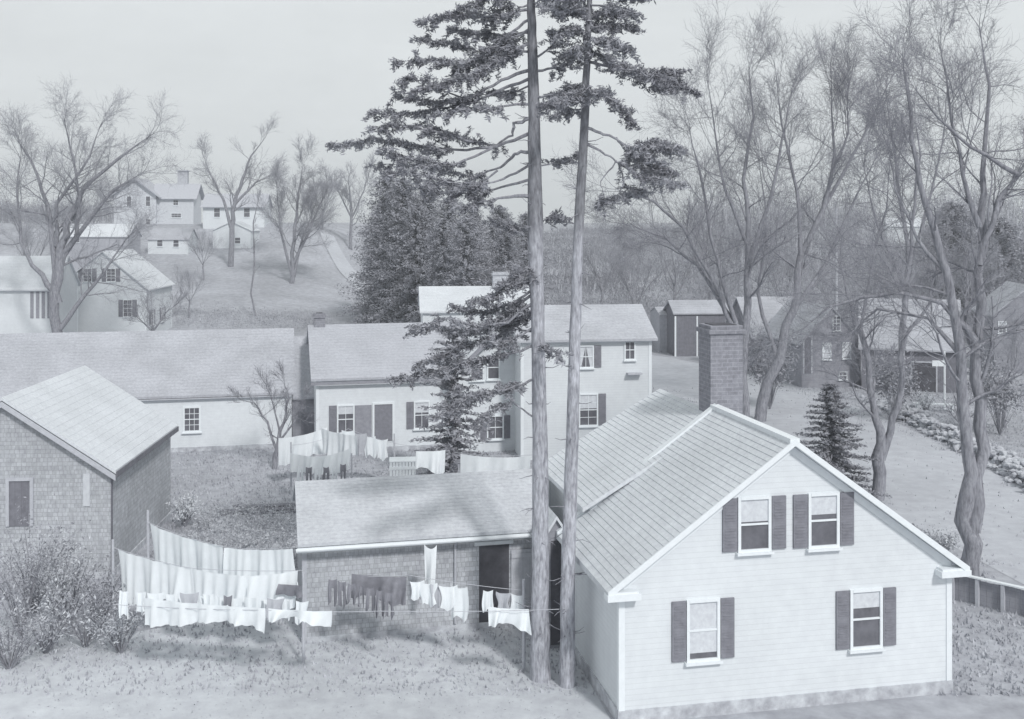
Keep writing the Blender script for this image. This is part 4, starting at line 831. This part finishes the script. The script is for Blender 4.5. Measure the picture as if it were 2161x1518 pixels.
# dark washing in front of the shed wall
for i in range(7):
    px = 702 + i * 20; shirt(('first', 'second', 'third', 'fourth', 'fifth', 'sixth', 'seventh')[i] + ' dark stocking from the left in the slanting row before the shed wall', P(px, 1222 + i * 4.5, 28.0 - i * .12), clothd, 20 + i, .5, 'hung_stocking', 'stocking', True, 'row of dark stockings before the shed')
clothsheet('hung_blanket', 'dark blanket hanging before the middle of the shed wall', 'blanket', P(742, 1211, 28.2), P(858, 1218, 28.0), .02, .62, clothd, 30, hem=.15)
line('slanting line of dark stockings before the shed', [P(690, 1216, 28.3), P(862, 1214, 28.0), P(1100, 1246, 27.7)], .03)
for i, px in enumerate((880, 925, 970, 1030, 903, 948, 1062, 1092)):
    shirt(['small white blouse on the slanting line beside the dark blanket', 'small grey shirt on the slanting line below the hanging white cloth', 'white vest on the slanting line by the downpipe', 'crumpled white shirt on the slanting line before the dark doorway', 'pale undershirt between the white blouse and the grey shirt on the slanting line', 'white nightshirt left of the downpipe on the slanting line', 'grey towel before the right half of the dark doorway', 'white towel before the shed door boards'][i], P(px, 1226 + (px - 880) * .13, 27.95 - (px - 880) * .0012), (cloth, clothg, cloth, cloth, cloth, cloth, clothg, cloth)[i], 40 + i, .55 + .1 * (i % 3))
clothsheet('hung_cloth', 'narrow white cloth pinned high on the shed wall', 'cloth', P(895, 1148, 28.8), P(922, 1150, 28.8), .12, .95, cloth, 44, nx=8, hem=.05)
for px, Y, zt, lab in ((640, 27.9, 2.35, 'clothes post at the shed corner'), (238, 29.9, 2.6, 'clothes post by the barn corner'), (312, 30.7, 3.2, 'tall clothes post behind the large white sheet'), (1105, 27.5, 2.3, 'clothes post before the shed door boards')):
    post('clothes_post', lab, 'clothes post', px, Y, zt, .04, greytrim)
# yard behind the shed
Yc = 43
clothsheet('hung_sheet', 'broad white sheet slung in the yard before the white farmhouse', 'sheet', P(612, 955, 44.5), P(742, 945, 43), .25, .75, cloth, 50)
clothsheet('hung_sheet', 'white sheet thrown over the line left of the farmhouse door', 'sheet', P(588, 925, 46.5), P(690, 902, 47.5), .1, 1.1, cloth, 51)
clothsheet('hung_sheet', 'white sheet draped left of the farmhouse window shutters', 'sheet', P(676, 904, 46.5), P(752, 920, 45.5), .05, .95, cloth, 49)
for i in range(6): 
    dk = i % 2; shirt(('first', 'second', 'third', 'fourth', 'fifth', 'sixth')[i] + (' garment, dark,' if dk else ' garment, white,') + ' from the left in the striped row behind the shed roof', P(634 + i * 18, 982 + (2 - abs(i - 2)) * 3, 42.8), clothd if dk else cloth, 60 + i, .7, 'hung_garment', 'garment', True, 'striped row of garments behind the shed')
for i, px in enumerate((735, 758, 782, 806)):
    shirt(['white shirt nearest the farmhouse window on the back line', 'grey shirt on the back line below the farmhouse door shutter', 'white shirt on the back line below the farmhouse door', 'rightmost white shirt on the back line'][i], P(px, 908 + i * 6, 47), (cloth, clothg, cloth, cloth)[i], 70 + i, .85)
clothsheet('hung_sheet', 'wide white sheet in panels right of the scraggly spruce', 'sheet', P(972, 958, 41), P(1120, 962, 41), .1, .8, cloth, 52, nx=30)
clothsheet('hung_sheet', 'small white sheet just left of the scraggly spruce', 'sheet', P(878, 952, 44), P(940, 950, 44), .03, .8, cloth, 53, hem=.2)
line('clothes line behind the shed right of the scraggly spruce', [P(960, 955, 41), P(1150, 958, 41)], .1)
line('clothes line in the farmhouse yard behind the shed', [P(612, 940, 45), P(735, 905, 47), P(900, 945, 47)], .15)
for px, Y, lab in ((614, 45.2, 'clothes post at the left of the farmhouse yard'), (742, 43.0, 'clothes post in the middle of the farmhouse yard'), (832, 47, 'clothes post right of the farmhouse door'), (968, 41, 'clothes post beside the scraggly spruce')):
    post('clothes_post', lab, 'clothes post', px, Y, 2.2, .035, greytrim)
# slatted white chair/crate showing over the shed ridge
cr_ = empty('slatted_crate', (X(822, 36.0), 36.0, 0), R(6), 'tall white slatted crate showing above the shed ridge', 'crate')
q = MB(); z1 = 11.3 - (976 - HY) * 36 / F
for i in range(8): q.box(i * .105 + .005, i * .105 + .085, 0, .025, .1, z1)
for i in range(5): q.box(.0, .02, .06 + i * .13, .14 + i * .13, .1, z1); q.box(.84, .86, .06 + i * .13, .14 + i * .13, .1, z1)
q.build('slats', trimm, cr_)
q = MB(); q.box(-.01, .87, -.02, 0, z1 - .25, z1 - .15); q.box(-.01, .87, -.02, 0, .5, .6); q.box(-.01, .87, -.02, .68, z1, z1 + .03); q.build('rails', trimm, cr_)
# plank pile in the yard
pl = empty('plank_pile', (X(560, 42.8), 42.8, 0), R(8), 'few loose dark planks lying behind the garden bed', 'planks'); rg = random.Random(8)
for i in range(5): q = MB(); q.box(-1.4 + rg.uniform(-.4, .4), 1.3 + rg.uniform(-.3, .5), i * .3 - .6, i * .3 - .42, .01 + (i % 2) * .03, .06 + (i % 2) * .03); q.build('plank', darkwood, pl)
# ------------------------------------------------------------------ haze
hzb = MB(); hzb.box(-420, 420, -80, 640, -1.5, 42)
hm = bpy.data.materials.new('haze_air'); hm.use_nodes = True; t = hm.node_tree; t.nodes.clear()
pv_ = t.nodes.new('ShaderNodeVolumePrincipled'); pv_.inputs['Color'].default_value = (.93, .965, .99, 1); pv_.inputs['Density'].default_value = .0009; pv_.inputs['Anisotropy'].default_value = .2
om = t.nodes.new('ShaderNodeOutputMaterial'); t.links.new(pv_.outputs[0], om.inputs['Volume'])
tag(hzb.build('haze', hm), 'thin pale haze filling the valley', 'haze', kind='stuff')
